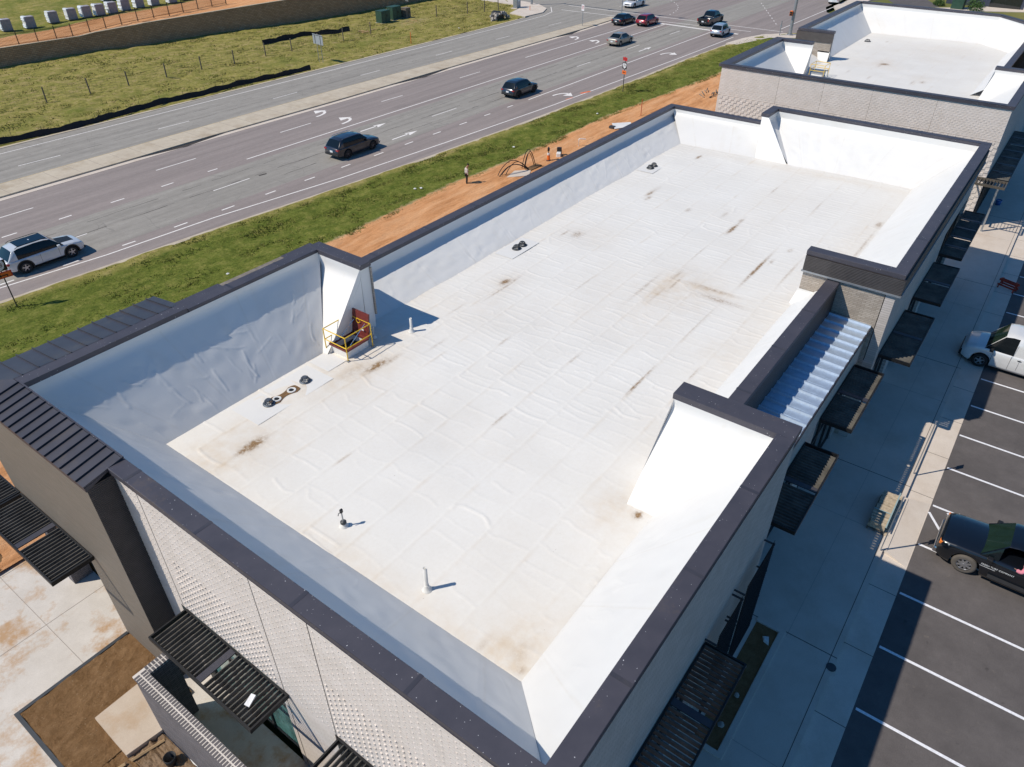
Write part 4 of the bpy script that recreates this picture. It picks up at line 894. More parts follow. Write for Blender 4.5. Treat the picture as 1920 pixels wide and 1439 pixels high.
def vehicle(name, label, loc, rotz, kind, paint, Lg=4.6, Wd=1.85, Ht=1.67, wb=2.7, r=.36, rim='rim', group='cars on the road', roofcol=None, cat='car', clad=None, glass='cglass', extras=(), tyremat='tyre', spokes=5, fo=None, roofrail=False):
    root = thing(name, label, cat, loc, rotz, group)
    hl = Lg/2; hw_ = Wd/2; fo = .92 if fo is None else fo; xf = hl-fo; xr = xf-wb; ra = r*1.17
    bz = Ht*.60; hz = Ht*.60
    if kind == 'suv':
        top = [(-hl, bz*.97), (-hl+.15, bz*1.0), (xf-.95, bz*1.03), (xf-.55, bz*1.01), (xf+.35, bz*.93), (hl-.12, bz*.84), (hl, bz*.72)]
        gh = [(-hl+.12, bz*.99), (-hl+.55, Ht*.92), (-hl+.95, Ht*.98), (-.45, Ht), (.15, Ht*.985), (.50, Ht*.945), (xf-.36, bz*1.02)]
    elif kind == 'sedan':
        bz = Ht*.64
        top = [(-hl, bz*.86), (-hl+.10, bz*1.02), (-hl+.75, bz*1.08), (xf-.9, bz*1.02), (xf-.3, bz*.99), (xf+.4, bz*.90), (hl-.12, bz*.78), (hl, bz*.66)]
        gh = [(-hl+.62, bz*1.06), (-hl+1.35, Ht*.965), (-hl+1.75, Ht), (0.1, Ht), (.45, Ht*.965), (xf-.22, bz*.99)]
    elif kind == 'pickup':
        bz = Ht*.60
        top = [(-hl, bz*.62), (-hl+2.0, bz*.62), (-hl+2.02, bz), (xf-1.0, bz*1.02), (xf-.75, bz*1.03), (xf+.45, bz*.98), (hl-.1, bz*.92), (hl, bz*.8)]
        gh = [(-hl+2.08, bz), (-hl+2.22, Ht*.93), (-hl+2.5, Ht*.99), (xf-1.3, Ht), (xf-1.0, Ht*.97), (xf-.30, bz*1.02)]
    else:   # van
        bz = Ht*.54
        top = [(-hl, bz), (xf-.9, bz*1.02), (xf-.1, bz*1.04), (xf+.4, bz*.97), (hl-.15, bz*.87), (hl, bz*.72)]
        gh = [(-hl+.02, bz), (-hl+.10, Ht*.96), (-hl+.35, Ht*.99), (xf-1.0, Ht), (xf-.68, Ht*.97), (xf-.0, bz*1.02)]
    N = 84; xs = sorted(set([round(-hl+Lg*k/N, 4) for k in range(N+1)]+[round(xw+ra*math.cos(a), 4) for xw in (xf, xr) for a in np.linspace(0, math.pi, 15)]+[p[0] for p in top]))
    xs = [x for x in xs if -hl <= x <= hl]
    def zi_(pl, x): return float(np.interp(x, [p[0] for p in pl], [p[1] for p in pl]))
    def halfw(x):
        e = abs(x)/hl; v = hw_*(1-.05*e**3)
        d = hl-abs(x); 
        if d < .34: v -= (.34-d)**2*(1.15 if x > 0 else .8)
        return v
    body = MB(); rings = []
    for x in xs:
        d = hl-abs(x); zlow = .24+(.16*max(0, 1-d/.5))
        wv = halfw(x); zs = zi_(top, x); zb = zlow
        for xw in (xf, xr):
            if abs(x-xw) < ra: zb = max(zb, r+math.sqrt(max(0, ra*ra-(x-xw)**2)))
        zb = min(zb, zs-.16); zm = max(zb+.03, .36); zm2 = max(zm+.04, zs*.72)
        cr = (.035 if kind != 'pickup' else .085) if kind != 'pickup' or x > -hl+2.02 else 0
        half = [(0, zb), (wv*.62, zb), (wv*.965, zb), (wv*.995, zm), (wv, zm2), (wv*.985, zs-.10), (wv*.955, zs-.035), (wv*.88, zs+.0), (wv*.5, zs+cr*.8), (0, zs+cr)]
        if kind == 'pickup' and x < -hl+2.02: half = [(0, zb), (wv*.62, zb), (wv*.965, zb), (wv*.99, zm), (wv, zm2+.02), (wv, bz-.06), (wv*.97, bz), (wv*.90, bz), (wv*.895, bz*.62), (0, bz*.62)]
        rings.append([(x, a, b_) for a, b_ in half]+[(x, -a, b_) for a, b_ in half[-2:0:-1]])
    n = len(rings[0])
    for rg_ in rings: body.v += rg_
    for i_ in range(len(rings)-1):
        for j in range(n):
            jj = (j+1) % n; body.f.append((i_*n+j, i_*n+jj, (i_+1)*n+jj, (i_+1)*n+j))
            low = j in (0, 1, n-1, n-2); sill = clad and (j in (2, n-3))
            body.mi.append(1 if low or sill else 0)
    body.f.append(tuple(range(n))[::-1]); body.mi.append(0); body.f.append(tuple((len(rings)-1)*n+j for j in range(n))); body.mi.append(0)
    bo = body.build('body', [paint, 'blackp'], root, smooth=True)
    # greenhouse
    gx = sorted(set([p[0] for p in gh]+list(np.linspace(gh[0][0], gh[-1][0], 30)))); rg2 = []
    for x in gx:
        zr = zi_(gh, x); zb = zi_(top, x)-.02; hgt = max(.01, zr-zb); f_ = hgt/(Ht-bz)
        wB = halfw(x)*.935; wT = hw_*(.71 if kind != 'van' else .82); wt = wB+(wT-wB)*min(1, f_)
        half = [(wB, zb), (wB+(wt-wB)*.5+.012, zb+hgt*.5), (wt, zr-.045*min(1, f_)), (wt*.93, zr-.008), (wt*.5, zr+.012), (0, zr+.018)]
        rg2.append([(x, a, b_) for a, b_ in half]+[(x, -a, b_) for a, b_ in half[-2::-1]])
    n2 = len(rg2[0]); g = MB(); rf = MB()
    for rr in rg2: g.v += rr; rf.v += rr
    xpA = [p for p in gh if p[1] > Ht*.94][-1][0]; xpD = [p for p in gh if p[1] > Ht*.9][0][0]
    fsp = gh[-1][0]
    if kind == 'suv': pill = [(xpD-.6, xpD+.12)]
    elif kind == 'sedan': pill = [(-hl+1.15, -hl+1.42)]
    elif kind == 'pickup': pill = [(gh[0][0]-.1, gh[0][0]+.22), (xpA-.98, xpA-.86)]
    else: pill = [(-9, xpA-.62)]
    for i_ in range(len(gx)-1):
        xm = (gx[i_]+gx[i_+1])/2
        for j in range(n2-1):
            sidef = j in (0, 1, n2-2, n2-3)
            q = (i_*n2+j, i_*n2+j+1, (i_+1)*n2+j+1, (i_+1)*n2+j)
            if sidef and kind == 'pickup' and 'openwin' in extras and j in (0, 1) and xpA-.86 < xm < xpA+.15: continue
            if sidef: isg = not any(a <= xm <= b_ for a, b_ in pill) and not (j in (1, n2-3) and False)
            else: isg = xm > xpA+.0 or (xm < gh[2][0]-.3 and kind == 'suv' and xm < xpD) or (kind == 'sedan' and xm < gh[1][0]) or (kind == 'pickup' and xm < gh[1][0])
            if j in (2, n2-4): isg = False
            tgt = g if isg else rf; tgt.f.append(q); tgt.mi.append(1 if (isg and not sidef) else 0)
    for tgt in (g, rf):   # compact
        used = sorted({i for f_ in tgt.f for i in f_}); mp = {u_: k for k, u_ in enumerate(used)}; tgt.v = [tgt.v[u_] for u_ in used]; tgt.f = [tuple(mp[i] for i in f_) for f_ in tgt.f]
    if kind == 'van' or kind == 'suv' or kind == 'pickup':
        i0 = 0; rf.face([tuple(p) for p in rg2[0]])
    g.build('window', ['cglass', glass], root, smooth=True); rfo = rf.build('roof', roofcol or paint, root, smooth=True)
    for sy in (-1, 1):
        for xw in (xf, xr):
            wheel(root, xw, sy*(hw_-.125), r, .23, sy, rim, tyremat, spokes)
            if clad:
                a_ = MB(); K = 16
                for k in range(K):
                    t0, t1 = math.pi*(k/K)*1.12-.19, math.pi*((k+1)/K)*1.12-.19
                    P_ = lambda t, rr, yy: (xw+rr*math.cos(t), sy*yy, max(.2, r+rr*math.sin(t)))
                    a_.hexa([P_(t0, ra*.98, hw_-.06), P_(t1, ra*.98, hw_-.06), P_(t1, ra*1.17, hw_-.06), P_(t0, ra*1.17, hw_-.06), P_(t0, ra*.98, hw_+.014), P_(t1, ra*.98, hw_+.014), P_(t1, ra*1.17, hw_+.008), P_(t0, ra*1.17, hw_+.008)])
                a_.build('wheel_arch', 'blackp', root)
        # mirrors, handles, lamps, seams
        m = MB().box(gh[-1][0]-.42, gh[-1][0]-.24, sy*(hw_-.02), sy*(hw_+.19), bz*1.0, bz*1.0+.16); m.build('mirror', paint if cat == 'car' and kind != 'van' else 'blackp', root, bevel=.03)
        hx = [(-.35), (.68)] if kind in ('suv', 'sedan') else [xpA-.75]
        for h_ in hx: MB().box(h_-.28, h_-.10, sy*(hw_-.01), sy*(hw_+.022), bz*.86, bz*.86+.035).build('door_handle', paint if kind != 'van' else 'blackp', root, bevel=.008)
        sm = MB()
        for h_ in ([-.40-.9, -.40+.0, .62+.12] if kind in ('suv', 'sedan') else [xpA-.95, xpA+.25]):
            if abs(h_-xr) > ra*.9: sm.box(h_-.006, h_+.006, sy*(hw_*.985), sy*(hw_+.003), .42, bz*.93)
        sm.build('door_seam', 'blackp', bo)
        zt = zi_(top, -hl+.05)
        if kind == 'pickup': MB().box(-hl-.012, -hl+.12, sy*(hw_-.19), sy*(hw_-.03), bz*.66, bz*.95).build('taillight', 'red', root, bevel=.012)
        elif kind == 'van': MB().box(-hl-.012, -hl+.05, sy*(hw_-.2), sy*(hw_-.06), .8, 1.3).build('taillight', 'red', root, bevel=.012)
        else: MB().box(-hl-.014, -hl+.16, sy*(hw_*.60), sy*(hw_-.075), zt*.80, zt*.95).build('taillight', 'red', root, bevel=.02)
        zf = zi_(top, hl-.1)
        MB().hexa([(hl-.32, sy*(hw_*.62), zf*.80), (hl-.06, sy*(hw_*.58), zf*.78), (hl-.10, sy*(hw_*.83), zf*.80), (hl-.34, sy*(hw_*.955), zf*.82), (hl-.32, sy*(hw_*.62), zf*.985), (hl-.05, sy*(hw_*.58), zf*.90), (hl-.10, sy*(hw_*.83), zf*.93), (hl-.38, sy*(hw_*.955), zf*1.0)]).build('headlight', 'lens', root)
    MB().box(hl-.04, hl+.012, -hw_*.5, hw_*.5, .42, .66 if kind != 'pickup' else .95).build('grille', 'blackp', root, bevel=.01)
    MB().box(hl-.16, hl+.05, -hw_*.86, hw_*.86, .34, .50 if kind not in ('pickup', 'van') else .60).build('bumper', 'chrome' if 'chrome' in extras else ('blackp' if clad or kind == 'van' else paint), root, bevel=.04)
    MB().box(-hl-.05, -hl+.14, -hw_*.86, hw_*.86, .36, .52 if kind not in ('pickup', 'van') else .60).build('bumper', 'chrome' if 'chromerear' in extras else ('blackp' if clad or kind in ('van', 'suv') else paint), root, bevel=.04)
    MB().box(-hl-.065 if kind == 'pickup' else -hl-.02, -hl+.01, -.17, .17, .56 if kind == 'sedan' else .62, .72 if kind == 'sedan' else .78).build('license_plate', 'plate', root)
    if roofrail:
        for sy in (-1, 1): MB().tube([(-hl+.8, sy*hw_*.70, Ht*.975), (-hl+1.0, sy*hw_*.70, Ht+.035), (.2, sy*hw_*.70, Ht+.035), (.45, sy*hw_*.69, Ht*.97)], .018, 6).build('roof_rail', 'blackp' if roofrail == 1 else 'chrome', root)
    if kind == 'pickup' and 'bed' in extras: MB().box(-hl, -hl+.05, -hw_*.9, hw_*.9, bz*.5, bz).build('tailgate', paint, root, bevel=.01)
    return root, dict(hl=hl, hw=hw_, xf=xf, bz=bz, gh=gh, xpA=xpA)
PW = carpaint('white car paint', (.62, .65, .68)); PDG = carpaint('dark grey car paint', (.018, .020, .028)); PBL = carpaint('dark blue grey car paint', (.016, .024, .036)); PBE = carpaint('beige car paint', (.30, .27, .22)); PBK = carpaint('black car paint', (.006, .008, .010)); PRD = carpaint('dark red car paint', (.28, .008, .02)); PSV = carpaint('silver blue car paint', (.34, .40, .48)); PNV = carpaint('black pickup paint', (.005, .007, .011)); PVW = carpaint('white van paint', (.78, .78, .77)); PW2 = carpaint('pearl white car paint', (.72, .73, .74))
s1, q = vehicle('suv', 'white SUV with black roof panel and bonnet stripe driving along the grass verge', (11.15, 46.97, 0), -.03, 'suv', PW, 4.75, 1.9, 1.68, 2.9, .38, 'rim', clad=True, roofrail=1, fo=.90)
MB().hexa([(.95, -.5, 1.062), (1.95, -.42, .945), (1.95, .42, .945), (.95, .5, 1.062), (.95, -.5, 1.074), (1.95, -.42, .962), (1.95, .42, .962), (.95, .5, 1.074)]).build('bonnet_stripe', 'blackp', s1)
MB().hexa([(-1.35, -.56, 1.672), (.42, -.56, 1.672), (.42, .56, 1.672), (-1.35, .56, 1.672), (-1.3, -.52, 1.702), (.40, -.52, 1.69), (.40, .52, 1.69), (-1.3, .52, 1.702)]).build('sunroof', 'cglass', s1)
vehicle('suv', 'large dark grey SUV with chrome window trim beside the two white straight arrows', (38.1, 46.5, 0), -.01, 'suv', PDG, 4.95, 1.93, 1.70, 2.95, .38, 'drim', roofrail=2, fo=.95)
vehicle('suv', 'dark blue grey compact SUV just before the right turn arrow', (62.35, 45.85, 0), -.01, 'suv', PBL, 4.55, 1.88, 1.66, 2.85, .37, 'blackp', clad=True, fo=.85)
vehicle('sedan', 'beige sedan in the lane right of the left turn arrows', (91.5, 49.9, 0), -.01, 'sedan', PBE, 4.65, 1.8, 1.46, 2.75, .33)
vehicle('sedan', 'black sedan waiting at the end of the concrete median', (104.6, 56.75, 0), -.02, 'sedan', PBK, 4.75, 1.83, 1.46, 2.8, .34, 'rim')
vehicle('hatchback', 'dark red hatchback waiting beside the black sedan', (106.1, 53.45, 0), -.02, 'suv', PRD, 4.45, 1.84, 1.58, 2.7, .35, 'rim')
vehicle('suv', 'white SUV facing the camera inside the intersection', (119.2, 62.95, 0), math.pi-.02, 'suv', PW2, 4.85, 1.9, 1.68, 2.85, .38, 'rim', fo=1.0)
vehicle('pickup_truck', 'black crew cab pickup crossing the stop line', (112.4, 45.9, 0), -.01, 'pickup', PNV, 5.7, 1.98, 1.86, 3.6, .41, 'drim', extras=('bed',), cat='pickup truck')
vehicle('suv', 'small silver blue SUV in the kerb lane behind the stop line', (105.25, 41.15, 0), .07, 'suv', PSV, 4.3, 1.8, 1.64, 2.65, .35, 'rim')
vehicle('sedan', 'pale car at the far corner behind the second building', (143.5, 36.3, 0), .1, 'sedan', PW2, 4.6, 1.8, 1.46, 2.7, .33)
vn, q = vehicle('van', 'white panel van parked nose in over the kerb with black bumper', (35.15, -6.0, -.15), math.pi/2, 'van', PVW, 5.7, 2.0, 2.08, 3.43, .38, 'steel', group='vehicles in the parking lot', cat='van', fo=.98, glass='gglass')
p1, q = vehicle('pickup_truck', 'black pickup parked by the hatched aisle with white door lettering', (19.85, -7.95, -.15), math.pi/2, 'pickup', PNV, 5.85, 2.02, 1.9, 3.7, .42, 'rim', group='vehicles in the parking lot', cat='pickup truck', extras=('chrome', 'bed', 'openwin'), glass='gglass', tyremat='tyre_d', spokes=8, fo=1.05)
# white van: side door lines
MB().box(.62, .632, .999, 1.006, .35, 1.9).box(-.95, -.938, .999, 1.006, .35, 1.9).build('door_seam', 'blackp', vn)
MB().box(2.2, 2.86, -.86, .86, .40, .72).build('front_bumper', 'blackp', vn, bevel=.06)
# pickup details (left side = local +y)
for sy in (-1, 1):
    MB().box(2.62, 2.88, sy*.62, sy*.90, .86, 1.0).build('indicator', 'amber', p1, bevel=.02)
MB().hexa([(1.7, -.006, 1.17), (2.7, -.006, 1.10), (2.7, .006, 1.10), (1.7, .006, 1.17), (1.7, -.006, 1.19), (2.7, -.006, 1.12), (2.7, .006, 1.12), (1.7, .006, 1.19)]).build('bonnet_crease', 'dsteel', p1)
MB().hexa([(-.35, 1.0, .46), (1.1, 1.0, .46), (1.1, 1.13, .40), (-.35, 1.13, .40), (-.35, 1.0, .50), (1.1, 1.0, .50), (1.1, 1.14, .44), (-.35, 1.14, .44)]).build('side_step', 'blackp', p1)
def lettering(name, body, parent, size, loc, rot, mat, ext=.002):
    cu = bpy.data.curves.new(name, 'FONT'); cu.body = body; cu.size = size; cu.extrude = ext; cu.align_x = 'CENTER'; cu.align_y = 'CENTER'
    o = bpy.data.objects.new(name+'_tmp', cu); COL.objects.link(o); dg = bpy.context.evaluated_depsgraph_get(); me = bpy.data.meshes.new_from_object(o.evaluated_get(dg)); bpy.data.objects.remove(o)
    t = bpy.data.objects.new(name, me); COL.objects.link(t); me.materials.clear(); me.materials.append(MT[mat]); t.parent = parent; t.location = loc; t.rotation_euler = rot; return t
lettering('door_lettering', 'FRESH TURF COMPANY', p1, .10, (.90, 1.016, .84), (math.pi/2, 0, math.pi), 'plate')
MB().box(.95, 1.45, 1.012, 1.018, .745, .757).build('door_line', 'plate', p1)
# driver in a pink plaid shirt inside the pickup: body behind the open window
def skin(name, pts, edges, radii, mat, parent=None, sub=2, loc=None):
    me = bpy.data.meshes.new(name); me.from_pydata(pts, edges, []); o = bpy.data.objects.new(name, me); COL.objects.link(o)
    o.modifiers.new('skin', 'SKIN'); sv = me.skin_vertices[0].data
    for i_, r_ in enumerate(radii): sv[i_].radius = (r_, r_) if not hasattr(r_, '__len__') else r_; sv[i_].use_root = (i_ == 0)
    sb = o.modifiers.new('sub', 'SUBSURF'); sb.levels = sub; sb.render_levels = sub
    o.modifiers['skin'].use_smooth_shade = True
    dg = bpy.context.evaluated_depsgraph_get(); me2 = bpy.data.meshes.new_from_object(o.evaluated_get(dg)); bpy.data.objects.remove(o)
    me2.materials.clear(); me2.materials.append(MT[mat]); me2.polygons.foreach_set('use_smooth', [True]*len(me2.polygons))
    o = bpy.data.objects.new(name, me2); COL.objects.link(o); o.parent = parent
    if loc is not None: o.location = loc
    return o
drv = thing('person', 'driver in a pink checked shirt at the window of the parked black pickup', 'person', (19.28, -7.85, -.13), math.pi/2)
skin('body', [(0, 0, .75), (0, 0, 1.0), (0, 0, 1.22), (.01, 0, 1.36), (.02, 0, 1.47), (.05, 0, 1.58), (.02, .2, 1.24), (.14, .36, 1.06), (.36, .34, 1.09), (.44, .33, 1.10), (.02, -.2, 1.24), (.18, -.28, 1.02), (.42, -.2, 1.12)], [(0,1),(1,2),(2,3),(3,4),(4,5),(2,6),(6,7),(7,8),(8,9),(2,10),(10,11),(11,12)], [.15, .15, .14, .06, .075, .06, .07, .055, .04, .03, .07, .05, .035], 'skin', drv)
skin('shirt', [(0, 0, .75), (0, 0, 1.0), (0, 0, 1.24), (.02, .2, 1.24), (.13, .37, 1.06), (.32, .36, 1.09), (.02, -.2, 1.24), (.17, -.28, 1.03)], [(0,1),(1,2),(2,3),(3,4),(4,5),(2,6),(6,7)], [.175, .175, .15, .095, .085, .07, .09, .07], 'plaid', drv)

# ================================================================ PERSON on the red earth
pr = thing('person', 'person in off white shirt and black trousers standing head bowed on red earth', 'person', (37.86, 33.28, .03), math.radians(-42))
pr.scale = (1.0, 1.0, 1.0)
# local +x is the way the figure faces
P_ = [(0,0,.92),(0,0,1.08),(.0,0,1.24),(.03,0,1.40),(.09,0,1.50),(.15,0,1.58),(.17,0,1.66),
      (0,.10,.86),(.02,.11,.48),(-.01,.11,.09),(.15,.12,.05),
      (0,-.10,.86),(.0,-.11,.48),(-.03,-.11,.09),(.13,-.13,.05),
      (.02,.19,1.37),(.03,.24,1.10),(.22,.20,1.00),(.28,.18,1.00),
      (.02,-.19,1.37),(.02,-.24,1.10),(.10,-.24,.86),(.12,-.24,.79)]
E_ = [(0,1),(1,2),(2,3),(3,4),(4,5),(5,6),(0,7),(7,8),(8,9),(9,10),(0,11),(11,12),(12,13),(13,14),(3,15),(15,16),(16,17),(17,18),(3,19),(19,20),(20,21),(21,22)]
R_ = [.13,.12,.13,.11,.052,.085,.08,.085,.055,.038,.03,.085,.055,.038,.03,.055,.042,.030,.026,.055,.042,.030,.026]
skin('body', P_, E_, R_, 'skin', pr)
for base, dr, sd in (((.28,.18,1.00), (1, 0, -.15), 1), ((.12,-.24,.79), (.15, 0, -1), -1)):
    d0 = Vector(dr).normalized(); b0 = Vector(base); lat = Vector((0, 1, 0)); bend = Vector((0, 0, -1)) if sd > 0 else Vector((1, 0, 0))
    for k, (o_, ln) in enumerate(((-.030, .060), (-.010, .072), (.010, .075), (.030, .066))):
        a = b0+d0*.045+lat*o_; skin('finger', [tuple(a), tuple(a+d0*ln*.5), tuple(a+d0*ln*.8+bend*.02), tuple(a+d0*ln+bend*.045)], [(0,1),(1,2),(2,3)], [.010, .009, .008, .007], 'skin', pr, 1)
    a = b0+d0*.01+lat*(-.03); skin('thumb', [tuple(a), tuple(a+d0*.03-lat*.03), tuple(a+d0*.06-lat*.035+bend*.01)], [(0,1),(1,2)], [.012, .010, .008], 'skin', pr, 1)
skin('shirt', [(0,0,.97),(0,0,1.10),(0,0,1.25),(.03,0,1.40),(.02,.19,1.37),(.03,.25,1.10),(.18,.21,1.01),(.02,-.19,1.37),(.02,-.25,1.10),(.09,-.24,.90)], [(0,1),(1,2),(2,3),(3,4),(4,5),(5,6),(3,7),(7,8),(8,9)], [.155,.15,.155,.125,.075,.060,.045,.075,.060,.045], 'shirt', pr)
skin('trousers', [(0,0,.93),(0,.10,.86),(.02,.11,.48),(-.01,.11,.12),(0,-.10,.86),(.0,-.11,.48),(-.03,-.11,.12)], [(0,1),(1,2),(2,3),(0,4),(4,5),(5,6)], [.145,.105,.078,.065,.105,.078,.065], 'trousers', pr)
for y_, x_ in ((.11, -.01), (-.12, -.03)): skin('boot', [(x_-.02, y_, .10), (x_+.0, y_, .05), (x_+.16, y_, .045)], [(0,1),(1,2)], [.062, .058, .045], 'boots', pr)
skin('hair', [(.11,0,1.60),(.14,0,1.68),(.19,0,1.72)], [(0,1),(1,2)], [.085,.098,.08], 'hair', pr)
for sy in (-1, 1): skin('ear', [(.15, sy*.085, 1.60), (.15, sy*.10, 1.62)], [(0,1)], [.018, .016], 'skin', pr, 1)
skin('nose', [(.235,0,1.60),(.262,0,1.57)], [(0,1)], [.018,.016], 'skin', pr, 1)
for sy in (-1, 1): skin('eye', [(.232, sy*.032, 1.625), (.238, sy*.032, 1.622)], [(0,1)], [.012, .012], 'hair', pr, 1)
skin('mouth', [(.235,-.022,1.53),(.235,.022,1.53)], [(0,1)], [.010,.010], 'red', pr, 1)

# ================================================================ ROOFTOP OBJECTS
def vent_pipe(x, y, h, label, r=.05, cap=False):
    x, y = rp(x, y)
    z = deckz(y)+.01; t = thing('vent_pipe', label, 'pipe', (x, y, z), 0, 'pipes standing on the white roofs')
    MB().lathe([(r*2.6, 0), (r*2.4, .015), (r*1.7, .05), (r*1.25, .16), (r*1.22, .2), (r, .2)], 18).build('boot', 'pipeg', t, smooth=True)
    MB().lathe([(r, .0), (r, h), (r*.8, h), (r*.8, h-.1), (0, h-.1)], 18).build('pipe', 'pipeg', t, smooth=True)
    return t
vent_pipe(3.46, 6.2, .85, 'white vent pipe nearest the camera, at the near right of the roof', .055)
vent_pipe(13.0, 15.62, .62, 'white vent pipe beyond the roof hatch shadow', .055)
vent_pipe(66.3, 15.1, .5, 'small white vent pipe beside the yellow rail on the farther roof', .07)
t = thing('roof_antenna', 'slim grey mast with small dark head in a white boot near the roof edge', 'mast', (*rp(3.72, 9.75), deckz(9.4)+.01))
MB().lathe([(.14, 0), (.13, .02), (.07, .06), (.055, .16), (.03, .17)], 18).build('boot', 'pipeg', t, smooth=True)
MB().lathe([(.09, .13), (.09, .19), (.03, .21)], 14).build('clamp', 'dsteel', t, smooth=True)
MB().tube([(0, 0, .1), (0, 0, .62)], .022, 8).build('mast', 'steel', t)
MB().box(-.045, .045, -.03, .03, .55, .68).build('head', 'blackp', t, bevel=.01); MB().tube([(0, 0, .58), (-.09, .02, .57), (-.12, .02, .50)], .012, 6).build('arm', 'blackp', t)
t = thing('roof_stub', 'thin white capped stub pipe beside the hatch rail', 'pipe', (*rp(11.72, 16.55), deckz(16.0)+.01))
MB().lathe([(.13, 0), (.12, .03), (.05, .08), (.03, .1)], 16).build('boot', 'pipeg', t, smooth=True); MB().tube([(0, 0, .05), (0, 0, .45)], .02, 8).build('pipe', 'pipeg', t); MB().tube([(0, 0, .45), (0, 0, .5)], .035, 8).build('cap', 'pipeg', t)
# roof hatch with open lid and yellow guard rail
hx, hy = rp(9.98, 16.25); hz_ = deckz(16.2)
t = thing('roof_hatch', 'open red oxide roof hatch inside a yellow guard rail by the left fin', 'hatch', (hx, hy, hz_))
m = MB().box(0, .06, 0, .92, 0, .32).box(1.04, 1.10, 0, .92, 0, .32).box(.06, 1.04, 0, .06, 0, .32).box(.06, 1.04, .86, .92, 0, .32); m.build('curb', 'slope', t)
m = MB().box(-.04, .08, -.04, .96, .32, .40).box(1.02, 1.14, -.04, .96, .32, .40).box(.08, 1.02, -.04, .08, .32, .40).box(.08, 1.02, .84, .96, .32, .40); m.build('curb_cap', 'redbrown', t)
MB().box(.07, 1.03, .07, .85, .02, .06).build('shaft', 'blackp', t)
m = MB(); A = Vector((1.10, 0, .40)); d_ = Vector((math.cos(math.radians(82)), 0, math.sin(math.radians(82)))); n_ = Vector((d_.z, 0, -d_.x))*.07
lidp = [A+Vector((0, -.05, 0)), A+Vector((0, .97, 0)), A+Vector((0, .97, 0))+n_, A+Vector((0, -.05, 0))+n_]
m.hexa([lidp[0], lidp[3], lidp[2], lidp[1], lidp[0]+d_*1.0, lidp[3]+d_*1.0, lidp[2]+d_*1.0, lidp[1]+d_*1.0]); lid = m.build('lid', 'redbrown', t)
m = MB(); c0 = A+d_*.62+Vector((-.03, .46, 0))
m.tube([c0+Vector((-.02, .10*math.cos(a), .10*math.sin(a))) for a in np.linspace(0, 2*math.pi, 13)], .014, 6, caps=False); m.build('handle', 'yellow', lid)
m = MB().tube([(.3, .12, .42), tuple(A+d_*.6+Vector((-.04, -.30+.4, 0)))], .014, 6).tube([(.3, .8, .42), tuple(A+d_*.6+Vector((-.04, .70, 0)))], .014, 6); m.build('gas_strut', 'chrome', lid)
for q in ((.35, .12, .7), (.55, .78, .8), (.2, .5, .45)): MB().box(-.006+1.02+q[0]*.12, .0+1.02+q[0]*.12, q[1], q[1]+.14, q[2], q[2]+.07).build('sticker', 'plate', lid)
def rail(name, x0, x1, y0, y1, zz, mat='yellow', parent=None, h=1.05):
    rr = MB(); q = .021
    for zt_ in (h, h*.55): rr.tube([(x0, y0, zt_), (x1, y0, zt_), (x1, y1, zt_), (x0, y1, zt_), (x0, y0, zt_)], q, 8)
    for px, py in ((x0, y0), (x1, y0), (x1, y1), (x0, y1)): rr.tube([(px, py, .03), (px, py, h)], q, 8)
    return rr.build(name, mat, parent)
rail('guard_rail', -.12, 1.2, -.14, 1.06, 0, parent=t)
m = MB()
for px, py in ((-.12, -.14), (1.2, -.14), (1.2, 1.06), (-.12, 1.06)): m.box(px-.06, px+.06, py-.06, py+.06, 0, .05)
m.build('rail_foot', 'steel', t)
t = thing('roof_hatch', 'closed roof hatch with yellow guard rail on the farther building', 'hatch', (63.4, 14.7, deckz(15)))
m = MB().box(0, 1.1, 0, .9, 0, .3); m.build('curb', 'slope', t); MB().box(-.04, 1.14, -.04, .94, .3, .38).build('lid', 'steel', t, bevel=.02); rail('guard_rail', -.15, 1.25, -.15, 1.05, 0, parent=t)
def strainer(name, label, x, y, r=.15, mat='castiron'):
    x, y = rp(x, y)
    z = deckz(y)+.035; t = thing(name, label, 'roof drain', (x, y, z), 0, 'roof drain strainers')
    MB().lathe([(r*1.45, 0), (r*1.45, .025), (r*1.0, .045), (r*.9, .03)], 22).build('clamp_ring', mat, t, smooth=True)
    m = MB()
    for k in range(12):
        a = 2*math.pi*k/12; m.tube([(r*math.cos(a), r*math.sin(a), .03), (r*.92*math.cos(a), r*.92*math.sin(a), .14), (r*.55*math.cos(a), r*.55*math.sin(a), .19)], .011, 5)
    m.lathe([(r*.98, .09), (r*.98, .105), (r*.88, .105), (r*.88, .09)], 20).lathe([(0, .20), (r*.58, .195), (r*.58, .18), (0, .18)], 16); m.build('dome', mat, t); return t
strainer('roof_drain', 'grey domed strainer left of the brown drain sump', 6.22, 16.38)
strainer('roof_drain', 'grey domed strainer right of the brown drain sump', 7.95, 16.42)
strainer('roof_drain', 'left strainer of the middle drain pair on the roof', 21.95, 16.72, .16, 'dsteel'); strainer('roof_drain', 'right strainer of the middle drain pair on the roof', 22.45, 16.72, .16, 'dsteel')
strainer('roof_drain', 'left strainer of the farthest drain pair on the near roof', 36.35, 16.75, .16, 'dsteel'); strainer('roof_drain', 'right strainer of the farthest drain pair on the near roof', 36.85, 16.75, .16, 'dsteel')
strainer('roof_drain', 'dark strainer in the far corner of the farther roof', 84.1, 16.3, .22, 'dsteel')
t = thing('drain_sump', 'open brown stained twin drain sump with two white rings', 'roof drain', (*rp(6.9, 16.36), deckz(15.9)+.04))
n = 40; pl = []
for k in range(n):
    a = 2*math.pi*k/n; x = .62*math.cos(a); y = (.12+.13*min(1, (abs(x)/.36)**2))*(1 if math.sin(a) > 0 else -1)*abs(math.sin(a))**.35; pl.append((x, y))
